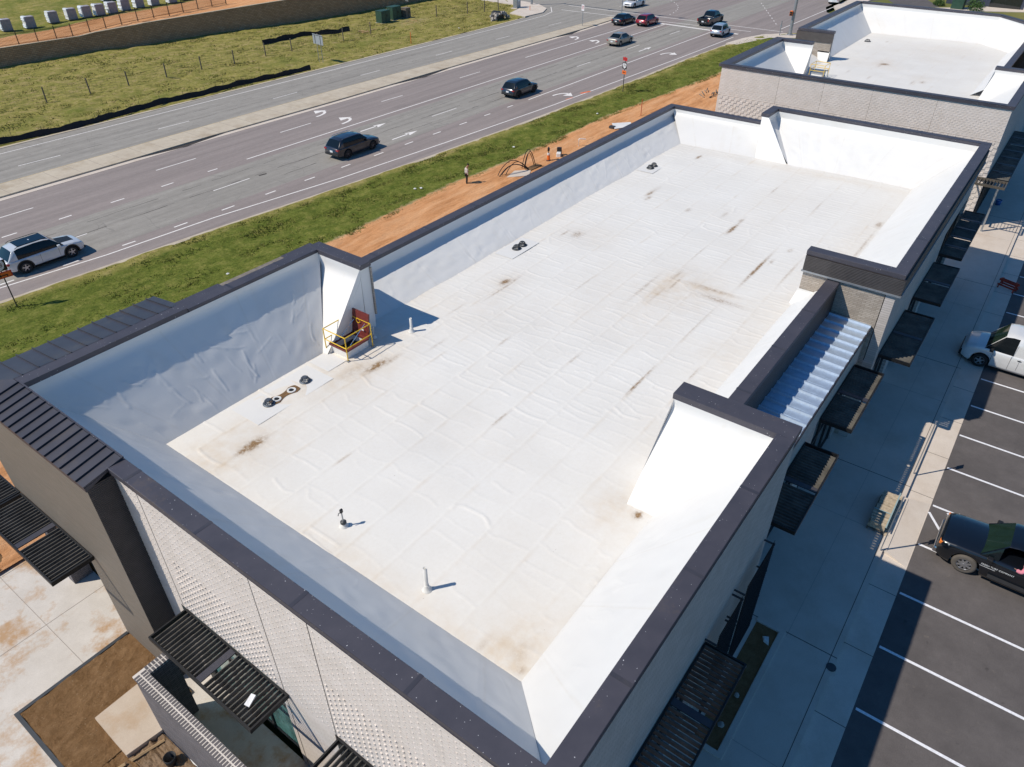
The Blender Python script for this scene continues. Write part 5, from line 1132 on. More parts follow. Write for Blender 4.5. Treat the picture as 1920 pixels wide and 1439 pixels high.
MB().prism(pl, 0, .008).build('mud', 'mud', t)
for x in (-.33, .33):
    r_ = MB().lathe([(.17, .01), (.16, .03), (.10, .03), (.09, .012)], 20, (x, 0, 0)).build('ring', 'pipeg', t); MB().lathe([(0, .012), (.092, .012)], 18, (x, 0, 0)).build('outlet', 'blackp', r_)
# small debris on the roof
def blob(name, label, cat, loc, r, mat, seed=0, sq=.6, group=None):
    rg = random.Random(seed); bm = bmesh.new(); bmesh.ops.create_icosphere(bm, subdivisions=2, radius=r)
    for v in bm.verts: v.co *= rg.uniform(.75, 1.2); v.co.z *= sq
    me = bpy.data.meshes.new(name); bm.to_mesh(me); bm.free(); me.materials.append(MT[mat]); o = bpy.data.objects.new(name, me); COL.objects.link(o); o.location = loc; return tag(o, label, cat, group)

# ================================================================ RIGHT SIDE OBJECTS
def trellis(x0_, x1_, z0_, z1_, label):
    t = thing('trellis_screen', label, 'trellis', ((x0_+x1_)/2, -.68, z0_), 0, 'dark mesh screens on the right facade'); hw2 = (x1_-x0_)/2; hh = z1_-z0_
    m = MB(); x = -hw2
    while x <= hw2+.01: m.box(x-.006, x+.006, -.03, -.018, 0, hh); x += .10
    z = 0
    while z <= hh: m.box(-hw2, hw2, -.018, -.006, z-.006, z+.006); m.box(-hw2, hw2, -.058, -.046, z-.006, z+.006); z += .10
    m.build('mesh', 'blackp', t); m = MB()
    for z in np.linspace(.3, hh-.2, 4): m.box(-hw2-.25, -hw2-.20, -.06, .28, z-.02, z+.02).box(hw2+.0, hw2+.05, -.06, .28, z-.02, z+.02)
    m.build('bracket', 'dsteel', t)
trellis(9.45, 11.55, .4, 4.6, 'farther of the two dark mesh plant screens standing off the wall')
trellis(7.5, 9.1, .4, 4.5, 'nearer of the two dark mesh plant screens, beside the canopy')
def sign_post(x, y, label, h=2.5):
    t = thing('sign_post', label, 'sign', (x, y, 0), 0, 'accessible parking sign posts')
    MB().box(-.025, .025, -.02, .02, 0, h+.35).build('post', 'steel', t); MB().box(-.15, .15, -.028, -.02, h-.12, h+.33).build('plate', 'signback', t, bevel=.003)
    return t
sign_post(23.35, -3.42, 'grey sign post on the sidewalk between pallet and white van'); sign_post(18.05, -3.42, 'grey sign post on the sidewalk by the parked black pickup')
t = thing('stone_pallet', 'low pallet of tan stone strapped in teal beside the kerb ramp', 'pallet', (20.0, -2.95, 0))
m = MB(); rg = random.Random(5)
for k in range(12):
    for j in range(2):
        x = -1.05+k*.175; m.box(x, x+.165-rg.uniform(0, .03), -.33+rg.uniform(-.03, .02), .28+rg.uniform(-.03, .04), .12+j*.155, .12+j*.155+.14+rg.uniform(0, .012))
m.build('stones', 'stonet', t); m = MB()
for y_ in (-.3, 0, .26): m.box(-1.1, 1.1, y_-.04, y_+.04, 0, .1)
m.build('skid', 'wood', t); MB().box(-1.15, 1.2, -.36, -.31, .44, .46).box(-.3, -.26, -.36, .32, .445, .465).build('strap', 'strap', t)
m = MB(); rg = random.Random(6)
for k in range(14):
    x = 18.9+k*.19; m.box(x, x+.16, -3.42+rg.uniform(-.02, .02), -3.25, .004, .03+rg.uniform(0, .03))
tag(m.build('paver_strip', 'stonet'), 'loose tan pavers laid in a strip beside the stone pallet', 'pavers')
# red barricade lying by the kerb
t = thing('barricade', 'folded orange red barricade by the kerb in the shade', 'barricade', (44.5, -4.1, -.15), 1.2)
t.scale = (.9, .9, .65)
for sy in (-1, 1):
    m = MB()
    m.tube([(-.5, sy*.25, 0), (-.45, 0, .95)], .04, 6).tube([(.5, sy*.25, 0), (.45, 0, .95)], .04, 6); m.build('leg', 'orangered', t)
    MB().box(-.62, .62, sy*.09-.015, sy*.09+.015, .62, .84).build('board', 'orangered', t); MB().box(-.6, .6, sy*.19-.015, sy*.19+.015, .22, .38).build('board', 'orangered', t)
t = thing('bucket', 'small blue and white bucket on the shaded sidewalk far end', 'bucket', (58.6, -1.5, 0))
MB().lathe([(0, 0), (.17, 0), (.21, .38), (.19, .38), (.16, .05), (0, .05)], 18).build('pail', simple('blue plastic', (.04, .12, .35), .4), t, smooth=True); MB().lathe([(.0, .05), (.18, .3), (.0, .3)], 12).build('contents', 'white', t)
for k, (x, y, r_, mt_) in enumerate([(7.9, -1.35, .10, 'rock'), (9.1, -1.35, .09, 'rock'), (10.2, -1.15, .07, 'rock')]): blob('stone', ['grey stone in the shaded planter nearest the camera', 'grey stone midway along the shaded planter', 'small grey stone at the far half of the shaded planter'][k], 'stone', (x, y, .05), r_, mt_, k)
tag(MB().hexa([(11.45,-1.5,.02),(11.75,-1.4,.02),(11.7,-1.2,.02),(11.5,-1.3,.02),(11.5,-1.48,.12),(11.7,-1.4,.14),(11.66,-1.25,.10),(11.52,-1.32,.12)]).build('paper_bag', 'white'), 'crumpled white paper in the shaded planter', 'litter')
# kerb line details: small dark cover
tag(MB().lathe([(0, 0), (.16, 0), (.16, .02), (0, .02)], 16, (11.9, -3.45, .002)).build('drain_cover', 'dsteel'), 'small round dark cover at the sidewalk edge', 'cover')

# ================================================================ LEFT FRONT OBJECTS
t = thing('screen_wall', 'dark brick screen wall with pale jointed rowlock cap in front of the shop', 'wall', (-2.2, 9, 0), world=True)
MB().box(-2.37, -2.09, 2.5, 12.2, 0, 2.88).build('wall', 'dbrick_y', t); MB().box(-2.09, -1.3, 11.92, 12.2, 0, 2.88).build('wall', 'dbrick_x', t)
m = MB(); y = 2.5
while y < 12.1: m.box(-2.41, -2.25, y, y+.072, 2.88, 2.95).box(-2.21, -2.05, y, y+.072, 2.88, 2.95); y += .106
x = -2.04
while x < -1.32: m.box(x, x+.072, 11.90, 12.045, 2.88, 2.95).box(x, x+.072, 12.075, 12.22, 2.88, 2.95); x += .106
m.build('cap_bricks', 'dbrick_y', t); MB().box(-2.40, -2.06, 2.5, 12.21, 2.86, 2.944).box(-2.06, -1.32, 11.91, 12.21, 2.86, 2.944).build('cap_mortar', simple('pale mortar', (.62, .57, .52), .9), t)
MB().box(-2.46, -2.37, 2.5, 12.2, -.05, .03).build('footing', 'white', t)
# paper on the middle canopy
tag(MB().hexa([(-1.25, 8.2, 3.91), (-.95, 8.3, 3.91), (-.98, 8.45, 3.91), (-1.28, 8.36, 3.91), (-1.25, 8.2, 3.93), (-.95, 8.3, 3.98), (-.98, 8.45, 3.95), (-1.28, 8.36, 3.93)]).build('plastic_sheet', 'wrap'), 'crumpled white sheet lying on the middle canopy slats', 'litter')
rg = random.Random(11); RP = [(-3.1-rg.uniform(0, 1.3), 9.2+rg.uniform(0, 2.4)) for _ in range(16)]
gname = ['palest', 'darkest', 'flattest']
for k, (x, y) in enumerate(RP):
    blob('rubble_rock', 'grey rubble rock heaped in the corner below the concrete pad', 'rock', (x, y, .08), rg.uniform(.09, .24), 'rock', k, .6, 'rubble rocks below the pad')
t = thing('bucket', 'black bucket among the rubble against the dark brick wall', 'bucket', (-2.75, 11.1, .03)); MB().lathe([(0, 0), (.15, 0), (.18, .35), (.165, .35), (.13, .03), (0, .03)], 18).build('pail', 'blackp', t, smooth=True)
for k, (a, b_) in enumerate([((-3.05, 10.9), (-3.35, 9.6)), ((-3.6, 12.1), (-4.3, 12.3)), ((-3.9, 11.4), (-4.2, 10.3)), ((-3.45, 12.05), (-2.5, 11.85))]):
    tag(MB().tube([(a[0], a[1], .16), (b_[0], b_[1], .12)], .045, 4).build('lumber', 'lumber'), ['pine board lying across the rubble beside the black bucket', 'short pine board left of the concrete pad corner', 'pine board at the left edge of the rubble', 'form board along the bottom edge of the concrete pad'][k], 'board')

# ================================================================ SITE BEHIND THE BUILDINGS
t = thing('conduits', 'black conduits arching out of the red earth behind the parapet', 'conduit', (42, 31.8, 0), world=True)
def arc(a, b_, h, r_=.028, n=14, side=0.): return [(a[0]+(b_[0]-a[0])*k/n, a[1]+(b_[1]-a[1])*k/n+side*math.sin(math.pi*k/n), .05+h*math.sin(math.pi*(k/n)**.85)) for k in range(n+1)]
for a, b_, h in (((40.7, 32.4), (43.4, 31.0), 1.15), ((40.5, 32.1), (43.45, 31.05), .85), ((40.9, 32.2), (43.5, 31.0), .8), ((41.1, 31.9), (43.5, 31.1), 1.0)):
    MB().tube(arc(a, b_, h), .03, 6).build('conduit', 'blackp', t)
for a, b_, h in (((43.3, 31.8), (44.4, 31.1), 1.6), ((43.5, 31.7), (44.3, 31.2), 1.3), ((43.3, 31.5), (44.5, 31.2), 1.45)): MB().tube(arc(a, b_, h), .03, 6).build('conduit', 'blackp', t)
MB().box(43.2, 44.8, 30.8, 31.4, .0, .22).build('junction_box', 'mud', t)
tag(MB().hexa([(40.75,31.5,.02),(42.2,30.3,.02),(43.4,30.9,.02),(42.4,31.9,.02),(40.75,31.5,.18),(42.2,30.3,.18),(43.4,30.9,.18),(42.4,31.9,.18)]).build('equipment_pad', 'walk'), 'pale concrete equipment pad under the black conduits', 'concrete pad')
t = thing('jackhammer', 'orange and black compactor machine standing behind the parapet', 'machine', (46.3, 31.15, .03), .4)
MB().tube([(0, 0, .12), (.02, 0, .55)], .13, 10).build('body', 'orange', t); MB().box(-.22, .22, -.15, .15, 0, .12).build('plate', 'dsteel', t, bevel=.02); MB().tube([(0, 0, .5), (.0, 0, 1.1)], .035, 6).tube([(-.16, -.05, 1.1), (.16, .05, 1.15)], .05, 6).box(-.1, .1, -.08, .08, .9, 1.15).build('handle', 'blackp', t); MB().lathe([(0, .55), (.12, .55), (.12, .7), (0, .7)], 12).build('engine', 'white', t)
t = thing('generator', 'small white and black generator on the red earth by the parapet', 'machine', (47.7, 31.0, .03), .5)
MB().box(-.35, .15, -.2, .2, .05, .45).build('tank', 'white', t, bevel=.06); MB().box(.15, .45, -.2, .2, .05, .75).build('engine', 'blackp', t, bevel=.03); MB().tube([(-.35, -.2, .05), (-.35, -.2, .5), (.45, -.2, .5), (.45, -.2, .05)], .02, 6).build('frame', 'dsteel', t)
t = thing('pipe_elbow', 'white pvc pipe bent over the red earth behind the parapet', 'pipe', (50.9, 31.0, 0)); MB().tube([(0, 0, 0), (0, 0, .75), (.05, -.05, .8), (.5, -.4, .72)], .05, 8).build('pipe', 'white', t)
t = thing('plywood_sheet', 'white sheet leaning on blocks on the red earth', 'sheet', (57.6, 31.1, .05)); MB().hexa([(-.6,-.3,.15),(1.1,-1.3,.2),(1.9,-.6,.25),(.2,.5,.35),(-.6,-.3,.18),(1.1,-1.3,.23),(1.9,-.6,.28),(.2,.5,.38)]).build('sheet', 'white', t); MB().box(-.5, -.1, -.1, .4, -.05, .3).build('block', 'dsteel', t); MB().box(.6, .9, -.9, -.6, -.05, .18).build('block', 'wood', t)
def stake(x, y, h, label, mat='orangered', r_=.03): tag(MB().tube([(x, y, 0), (x, y, h)], r_, 6).build('marker_stake', mat), label, 'stake')
stake(62.55, 31.0, 1.75, 'tall red survey stake on the red earth near the second building')
stake(8.0, 9.0, .01, 'x') if False else None
m = MB(); rg = random.Random(4)
for k in range(9):
    x = 72.6+rg.uniform(-.2, 2.2); y = 28.7+rg.uniform(-.6, .9); a = rg.uniform(-.5, 1.); L_ = rg.uniform(.5, 1.4); m.tube([(x, y, .1+k*.03), (x+L_*math.cos(a), y+L_*math.sin(a), .14+k*.03)], .06, 4)
tag(m.build('scrap_lumber', 'wood', None), 'heap of scrap lumber at the left corner of the second building', 'lumber pile')
# signs along the verge
def plate_sign(name, label, x, y, faces, h, rotz=0, post='dsteel', cat='sign'):
    t = thing(name, label, cat, (x, y, 0), rotz); MB().box(-.03, .03, -.03, .03, 0, h).build('post', post, t)
    for (mat, w_, z0_, z1_, nm) in faces: MB().box(-.045, -.033, -w_/2, w_/2, z0_, z1_).build(nm, mat, t, bevel=.002)
    return t
ry = (math.pi/2, 0, -math.pi/2)
t = plate_sign('detour_sign', 'orange topped route marker with orange arrow plate beyond the right turn arrow', 69.5, 37.0, [('signred', .62, 3.32, 3.66, 'plate'), ('blackp', .62, 2.5, 3.12, 'plate'), ('signorange', .60, 1.95, 2.32, 'plate')], 3.7, -.25)
MB().prism([(0, 0)]*0+[(-.26, .1), (-.2, .26), (0, .22), (.2, .26), (.26, .1), (.18, -.16), (0, -.28), (-.18, -.16)], 0, .006).build('shield', 'signwhite', t).matrix_local = Matrix.Translation((-.047, 0, 2.81)) @ Matrix.Rotation(-math.pi/2, 4, 'Z') @ Matrix.Rotation(math.pi/2, 4, 'X')
lettering('sign_text', 'DETOUR', t, .15, (-.047, 0, 3.49), ry, 'blackp'); lettering('sign_text', '78', t, .3, (-.056, 0, 2.82), ry, 'blackp')
MB().box(-.05, -.046, -.2, .2, 2.1, 2.16).hexa([(-.05,.12,2.03),(-.046,.12,2.03),(-.046,.22,2.13),(-.05,.22,2.13),(-.05,.12,2.23),(-.046,.12,2.23),(-.046,.221,2.135),(-.05,.221,2.135)]).build('arrow', 'blackp', t)
t = plate_sign('detour_sign', 'black route marker above an orange red arrow plate at the left edge', 7.18, 42.1, [('blackp', .72, 2.42, 3.05, 'plate'), ('signred', .95, 1.98, 2.36, 'plate'), ('signorange', .84, 2.03, 2.31, 'plate')], 2.5, math.pi/2-.12)
for ch in t.children:
    if ch.name.startswith('plate') and ch.data.materials[0] == MT['signorange']: ch.location.x = -.004
MB().prism([(-.28, .1), (-.22, .28), (0, .24), (.22, .28), (.28, .1), (.2, -.18), (0, -.3), (-.2, -.18)], 0, .006).build('shield', 'signwhite', t).matrix_local = Matrix.Translation((-.047, 0, 2.74)) @ Matrix.Rotation(-math.pi/2, 4, 'Z') @ Matrix.Rotation(math.pi/2, 4, 'X')
lettering('sign_text', '78', t, .34, (-.056, 0, 2.75), ry, 'blackp')
MB().box(-.055, -.051, -.22, .12, 2.12, 2.18).box(-.055, -.051, -.24, -.18, 2.06, 2.18).hexa([(-.055,.10,2.06),(-.051,.10,2.06),(-.051,.24,2.15),(-.055,.24,2.15),(-.055,.10,2.25),(-.051,.10,2.25),(-.051,.241,2.155),(-.055,.241,2.155)]).build('arrow', 'blackp', t)
# no u turn sign on the median
t = plate_sign('no_u_turn_sign', 'white sign with red circle over a turn arrow on the median', 98.9, 60.7, [('signwhite', .62, 2.15, 3.0, 'plate')], 3.0, -.3, 'steel')
m = MB(); K = 24
for k in range(K):
    a0, a1 = 2*math.pi*k/K, 2*math.pi*(k+1)/K
    m.face([(-.047, .24*math.cos(a0), 2.62+.24*math.sin(a0)), (-.047, .24*math.cos(a1), 2.62+.24*math.sin(a1)), (-.047, .19*math.cos(a1), 2.62+.19*math.sin(a1)), (-.047, .19*math.cos(a0), 2.62+.19*math.sin(a0))])
m.face([(-.047, .17, 2.42), (-.047, .13, 2.46), (-.047, -.17, 2.82), (-.047, -.13, 2.86)][:2]+[(-.047, -.17, 2.78), (-.047, -.13, 2.82)][::-1]); m.build('prohibition_ring', 'signred', t)
MB().box(-.0465, -.0455, .05, .09, 2.5, 2.7).box(-.0465, -.0455, -.09, -.05, 2.58, 2.7).box(-.0465, -.0455, -.09, .09, 2.68, 2.74).build('u_arrow', 'blackp', t)
# big board seen from behind, on two posts
t = thing('road_board', 'large grey board on two thin posts beyond the far road', 'sign', (59.5, 74.9, 0), -.12)
for sy in (-1, 1): MB().tube([(0, sy*.42, 0), (0, sy*.42, 3.1)], .035, 6).build('post', 'steel', t)
MB().box(-.06, -.03, -1.05, 1.05, 2.1, 3.25).build('board', 'signback', t, bevel=.004)
MB().box(-.075, -.06, -1.05, 1.05, 3.12, 3.17).box(-.075, -.06, -.62, -.52, 2.15, 3.12).box(-.075, -.06, .52, .62, 2.15, 3.12).build('brace', 'dsteel', t)
t = plate_sign('information_sign', 'small white and blue sign before the brown retaining wall', 94.7, 93.0, [('signwhite', .9, 1.45, 2.3, 'plate'), ('steel', .9, 1.1, 1.42, 'plate')], 2.3, -.2)
lettering('sign_text', 'NOTICE', t, .14, (-.047, 0, 2.05), ry, 'darkbld') if False else None
stake(74.3, 73.2, 1.5, 'orange utility marker post at the far road edge', 'orange', .045); stake(105.0, 74.8, .8, 'short orange post near the far corner pavement', 'orange', .04)
# utility cabinets
def cabinet(x, y, sx, sy, h, label, mat='elec', rot=.0):
    t = thing('utility_cabinet', label, 'utility box', (x, y, 0), rot, 'utility cabinets by the retaining wall')
    MB().box(-sx/2-.1, sx/2+.1, -sy/2-.1, sy/2+.1, 0, .12).build('base', 'walk', t); MB().box(-sx/2, sx/2, -sy/2, sy/2, .12, h).build('cabinet', mat, t, bevel=.03); MB().box(-sx/2-.03, sx/2+.03, -sy/2-.03, sy/2+.03, h, h+.06).build('lid', mat, t, bevel=.02)
    MB().box(-.02, .02, -sy/2-.02, -sy/2, .3, h-.15).box(.15, .28, -sy/2-.025, -sy/2, h*.55, h*.7).build('door_seam', 'blackp', t)
cabinet(83.0, 87.1, 1.9, 1.3, 1.75, 'left green utility cabinet below the retaining wall'); cabinet(86.0, 87.6, 1.9, 1.3, 1.9, 'right and taller green utility cabinet below the retaining wall'); cabinet(88.0, 87.0, 1.1, 1.1, 1.5, 'smaller brown utility cabinet right of the green pair', 'wood')
# traffic cabinet, pole, mast
t = thing('traffic_cabinet', 'pale traffic signal cabinet on the grass near the far corner', 'utility box', (105.8, 78.1, 0)); MB().box(-.55, .55, -.4, .4, .1, 2.1).build('cabinet', 'steel', t, bevel=.03); MB().box(-.9, .9, -.6, .6, 0, .1).build('base', 'walk', t); MB().box(-.15, .2, -.42, -.4, 1.1, 1.5).build('label_plate', 'plate', t)
t = thing('traffic_signal', 'tall grey signal mast with long arm at the far left corner', 'traffic light', (110.0, 78.0, .1), world=True)
MB().tube([(110, 78, .1), (110, 78, 7.2)], [.2, .14], 12).build('pole', 'steel', t); MB().tube([(110, 78, 6.6), (109.8, 66, 7.0), (109.7, 54.5, 7.1)], [.13, .10, .06], 10).build('arm', 'steel', t)
for y_ in (68.3, 63.3, 59.0, 55.2): MB().box(109.55, 109.85, y_-.2, y_+.2, 6.2, 7.2).build('signal_head', 'blackp', t, bevel=.03)
t = thing('signal_pole', 'thick grey signal pole behind the left edge of the second building', 'traffic light', (110.54, 32.8, .14)); MB().tube([(0, 0, 0), (0, 0, 8.5)], [.24, .17], 14).build('pole', 'steel', t); MB().lathe([(.42, 0), (.42, .12), (.3, .16)], 14).build('base', 'steel', t)
sg = MB().box(-.62, -.28, .05, .45, 2.55, 3.2).build('pedestrian_signal', 'orange', t, bevel=.05); MB().box(-.7, -.62, .10, .40, 2.62, 2.8).box(-.7, -.62, .10, .40, 2.9, 3.1).build('visor', 'blackp', t)
t = thing('signal_push_post', 'short grey push button post beside the thick signal pole', 'post', (109.4, 33.9, .14)); MB().tube([(0, 0, 0), (0, 0, 1.9)], .07, 8).build('post', 'steel', t); MB().box(-.1, .1, -.1, .1, 1.1, 1.3).build('button_box', 'steel', t)
t = thing('street_pole', 'thin grey pole beyond the black sedan', 'pole', (112.0, 61.3, 0)); MB().tube([(0, 0, 0), (0, 0, 6)], .07, 8).build('pole', 'steel', t); MB().lathe([(.2, 0), (.2, .1), (.07, .15)], 10).build('base', 'steel', t)
# culvert headwall of stones
rg = random.Random(9); t = thing('culvert', 'ring of pale riprap stones round a dark culvert mouth beside the far road', 'culvert', (96.0, 74.3, 0))
m = MB(); 
for k in range(30):
    a = math.pi*k/29*1.1-.15; rr = rg.uniform(1.2, 1.9); x, y, z = rr*math.cos(a), rg.uniform(-.4, .5), .25+.75*rr*math.sin(a)*.6; s_ = rg.uniform(.14, .28); m.hexa([(x-s_, y-s_, z-s_*.7), (x+s_, y-s_*.8, z-s_*.7), (x+s_*.8, y+s_, z-s_*.6), (x-s_, y+s_, z-s_*.7), (x-s_*.7, y-s_*.7, z+s_*.6), (x+s_*.7, y-s_*.6, z+s_*.7), (x+s_*.6, y+s_*.7, z+s_*.6), (x-s_*.7, y+s_*.8, z+s_*.5)])
m.build('riprap', 'rock', t); MB().lathe([(0, 0), (.75, 0), (.75, 1.4), (.85, 1.4), (.85, -.05), (.75, -.05)], 18, (0, -.2, .35), axis='y').build('pipe', 'blackp', t)
# fences
def wire_fence(name, label, posts, h, zf=lambda x: 0., spacing=None, lean=.0):
    t = thing(name, label, 'fence', (posts[0][0], posts[0][1], 0), world=True); rg = random.Random(3)
    for (x, y) in posts: MB().tube([(x, y, zf(x)-.1), (x+rg.uniform(-.05, .05), y+rg.uniform(-.05, .05), zf(x)+h)], .075, 6).build('post', 'wood', t)
    m = MB()
    for (a, b_) in zip(posts[:-1], posts[1:]):
        for k, zz_ in enumerate((.15, .4, .65, .9, 1.15, 1.4)): m.tube([(a[0], a[1]-.08, zf(a[0])+zz_), (b_[0], b_[1]-.08, zf(b_[0])+zz_)], .006, 3)
        n_ = int(math.hypot(b_[0]-a[0], b_[1]-a[1])/.4)
        for k in range(n_): f_ = k/n_; x = a[0]+(b_[0]-a[0])*f_; y = a[1]+(b_[1]-a[1])*f_-.08; m.tube([(x, y, zf(x)+.1), (x, y, zf(x)+1.4)], .005, 3)
    m.build('wire_mesh', 'dsteel', t); return t
wire_fence('wire_fence', 'rusty wire farm fence on weathered wood posts crossing the grass bank', [(20.5, 85.5), (25, 84.9), (29.71, 84.4), (34.4, 84.2), (38.6, 83.6), (43.3, 83.5), (48.05, 83.5), (52.5, 83.1), (57.5, 83.3), (61.4, 82.8), (65.8, 82.6), (70.2, 82.35), (75.9, 82.7)], 1.55, lambda x: .05)
wire_fence('wire_fence', 'second stretch of wire fence right of the green cabinets', [(91.5, 83.6), (97.0, 81.7), (99.7, 80.3), (102.6, 79.6)], 1.7, lambda x: .05)
def silt(label, pts, h, seed):
    t = thing('silt_fence', label, 'silt fence', (pts[0][0], pts[0][1], 0), world=True); rg = np.random.default_rng(seed)
    m = MB(); prev = None; dist = 0
    P2 = []
    for a, b_ in zip(pts[:-1], pts[1:]):
        n_ = max(2, int(math.hypot(b_[0]-a[0], b_[1]-a[1])/.35))
        for k in range(n_): f_ = k/n_; P2.append((a[0]+(b_[0]-a[0])*f_, a[1]+(b_[1]-a[1])*f_))
    off = np.cumsum(rg.normal(0, .03, len(P2))); off -= np.linspace(0, off[-1], len(P2)); hh = h*(1+.12*np.sin(np.arange(len(P2))*.7)+rg.normal(0, .04, len(P2)))
    for i_ in range(len(P2)-1):
        x0_, y0_ = P2[i_]; x1_, y1_ = P2[i_+1]; w0, w1 = off[i_], off[i_+1]
        m.hexa([(x0_, y0_+w0*.3, 0), (x1_, y1_+w1*.3, 0), (x1_, y1_+w1*.3+.03, 0), (x0_, y0_+w0*.3+.03, 0), (x0_, y0_+w0+.12, hh[i_]), (x1_, y1_+w1+.12, hh[i_+1]), (x1_, y1_+w1+.15, hh[i_+1]), (x0_, y0_+w0+.15, hh[i_])])
    m.build('fabric', 'silt', t)
    for i_ in range(0, len(P2), 7): x, y = P2[i_]; MB().tube([(x, y+.16, -.1), (x, y+.18, h*1.75)], .02, 4).build('stake', 'dsteel', t)
silt('long black silt fence along the far road edge', [(-6, 74.6), (10, 74.2), (20.4, 73.9), (26.6, 73.0), (31, 73.4), (36.6, 73.9), (41, 73.4), (46, 73.7), (51, 73.2), (56.5, 72.9)], .52, 1)
silt('short black silt fence higher on the bank behind the grey board', [(61.3, 88.6), (65.5, 88.9), (68, 88.7), (70.4, 87.6), (72.8, 86.4), (75.6, 86.3)], .7, 2)
m = MB(); rg = random.Random(14)
for k in range(8): x = 75.2+rg.uniform(0, 2.2); y = 84.0+rg.uniform(-.5, 1.4); m.tube([(x, y, .1), (x+rg.uniform(-.2, 1.), y+rg.uniform(-.8, .3), .2)], .06, 4)
tag(m.build('broken_boards', 'lumber'), 'heap of broken boards at the end of the short silt fence', 'boards')
# brown retaining wall
t = thing('retaining_wall', 'long brown block retaining wall below the stone pallets', 'wall', (60, 100, 0), world=True)
m = MB(); c_ = MB(); xs = list(np.arange(-30, 112.1, 2.))+[51.0, 46.0, 44.5]; xs = sorted(set(xs))
for a, b_ in zip(xs[:-1], xs[1:]):
    za, zb = WZ(a), WZ(b_); ya, yb = interp(WB, a), interp(WB, b_)
    m.hexa([(a, ya, -.3), (b_, yb, -.3), (b_, yb+.5, -.3), (a, ya+.5, -.3), (a, ya+.12, za), (b_, yb+.12, zb), (b_, yb+.5, zb), (a, ya+.5, za)])
    c_.hexa([(a, ya+.07, za), (b_, yb+.07, zb), (b_, yb+.52, zb), (a, ya+.52, za), (a, ya+.07, za+.07), (b_, yb+.07, zb+.07), (b_, yb+.52, zb+.07), (a, ya+.52, za+.07)])
m.build('blocks', 'retain', t); c_.build('cap', 'stonet', t)
# black iron fence on the terrace
FP = [(28.0, 105.6), (30.3, 105.4), (32.6, 105.2), (34.85, 104.95), (37.09, 104.69), (39.3, 104.4), (41.59, 104.3), (43.61, 104.1), (45.98, 104.16), (48.33, 104.36), (50.59, 104.32), (53.1, 104.5), (55.6, 104.6), (58.0, 104.6), (60.3, 104.6), (62.7, 104.5), (65.1, 104.5), (67.5, 104.4)]
def tz(x): return float(np.interp(x, [20, 44, 51, 62, 73, 112], [2.15, 2.1, 2.6, 2.8, 3.2, 3.3]))
t = thing('iron_fence', 'thin black picket fence running above the brown retaining wall', 'fence', (45, 104.5, 2.3), world=True)
pk = MB()
for k, (x, y) in enumerate(FP): MB().box(x-.045, x+.045, y-.045, y+.045, tz(x)-.1, tz(x)+1.62).build('post', 'blackp', t)
for a, b_ in zip(FP[:-1], FP[1:]):
    za, zb = tz(a[0]), tz(b_[0])
    for zz_ in (.18, 1.35): pk.tube([(a[0], a[1], za+zz_), (b_[0], b_[1], zb+zz_)], .022, 4)
    for k in range(1, 17): f_ = k/17; x = a[0]+(b_[0]-a[0])*f_; y = a[1]+(b_[1]-a[1])*f_; z = za+(zb-za)*f_; pk.box(x-.012, x+.012, y-.012, y+.012, z+.08, z+1.5)
pk.build('pickets', 'blackp', t)
# wrapped block pallets
PP = [(37.3,114.9),(40.4,114.6),(43.3,114.2),(46.55,114.3),(48.8,113.5),(50.65,112.9),(52.4,112.5),(54.3,112.5),(56.5,112.9),(58.85,113.1),(61.2,112.9),(63.8,112.3),(66.3,112.6),(68.9,112.9),(59.2,123.0)]
def pallet(x, y, label, seed):
    z = tz(x)+.02; t = thing('block_pallet', label, 'pallet', (x, y+.5, z), math.radians(-8), 'pallets of wrapped grey blocks above the retaining wall')
    m = MB()
    for k in range(3): m.box(-.62, .62, -.6+k*.55, -.5+k*.55, 0, .12)
    m.build('skid', 'wood', t); MB().box(-.6, .6, -.6, .6, .12, 1.45).build('blocks', 'block', t, bevel=.02)
    rg = random.Random(seed); m = MB()
    for k in range(6): z0_ = .12+k*.225; a = rg.uniform(.02, .14); m.hexa([(-.64-a, -.66, z0_), (-.60, -.66, z0_), (-.60, .62, z0_), (-.64-a, .62, z0_), (-.64-a*.4, -.64, z0_+.21), (-.60, -.64, z0_+.21), (-.60, .6, z0_+.21), (-.64-a*.3, .6, z0_+.21)])
    m.hexa([(-.62, -.61, 1.45), (-.2, -.61, 1.45), (-.25, .61, 1.45), (-.62, .61, 1.45), (-.62, -.6, 1.49), (-.25, -.6, 1.47), (-.3, .6, 1.47), (-.62, .6, 1.49)]); m.build('wrap', 'wrap', t)
ordw = ['first', 'second', 'third', 'fourth', 'fifth', 'sixth', 'seventh', 'eighth', 'ninth', 'tenth', 'eleventh', 'twelfth', 'thirteenth', 'fourteenth']
for k, (x, y) in enumerate(PP): pallet(x, y, 'single pallet of grey blocks standing behind the row at the top edge' if k == 14 else ordw[k]+' pallet of wrapped grey blocks from the left end of the row', k)
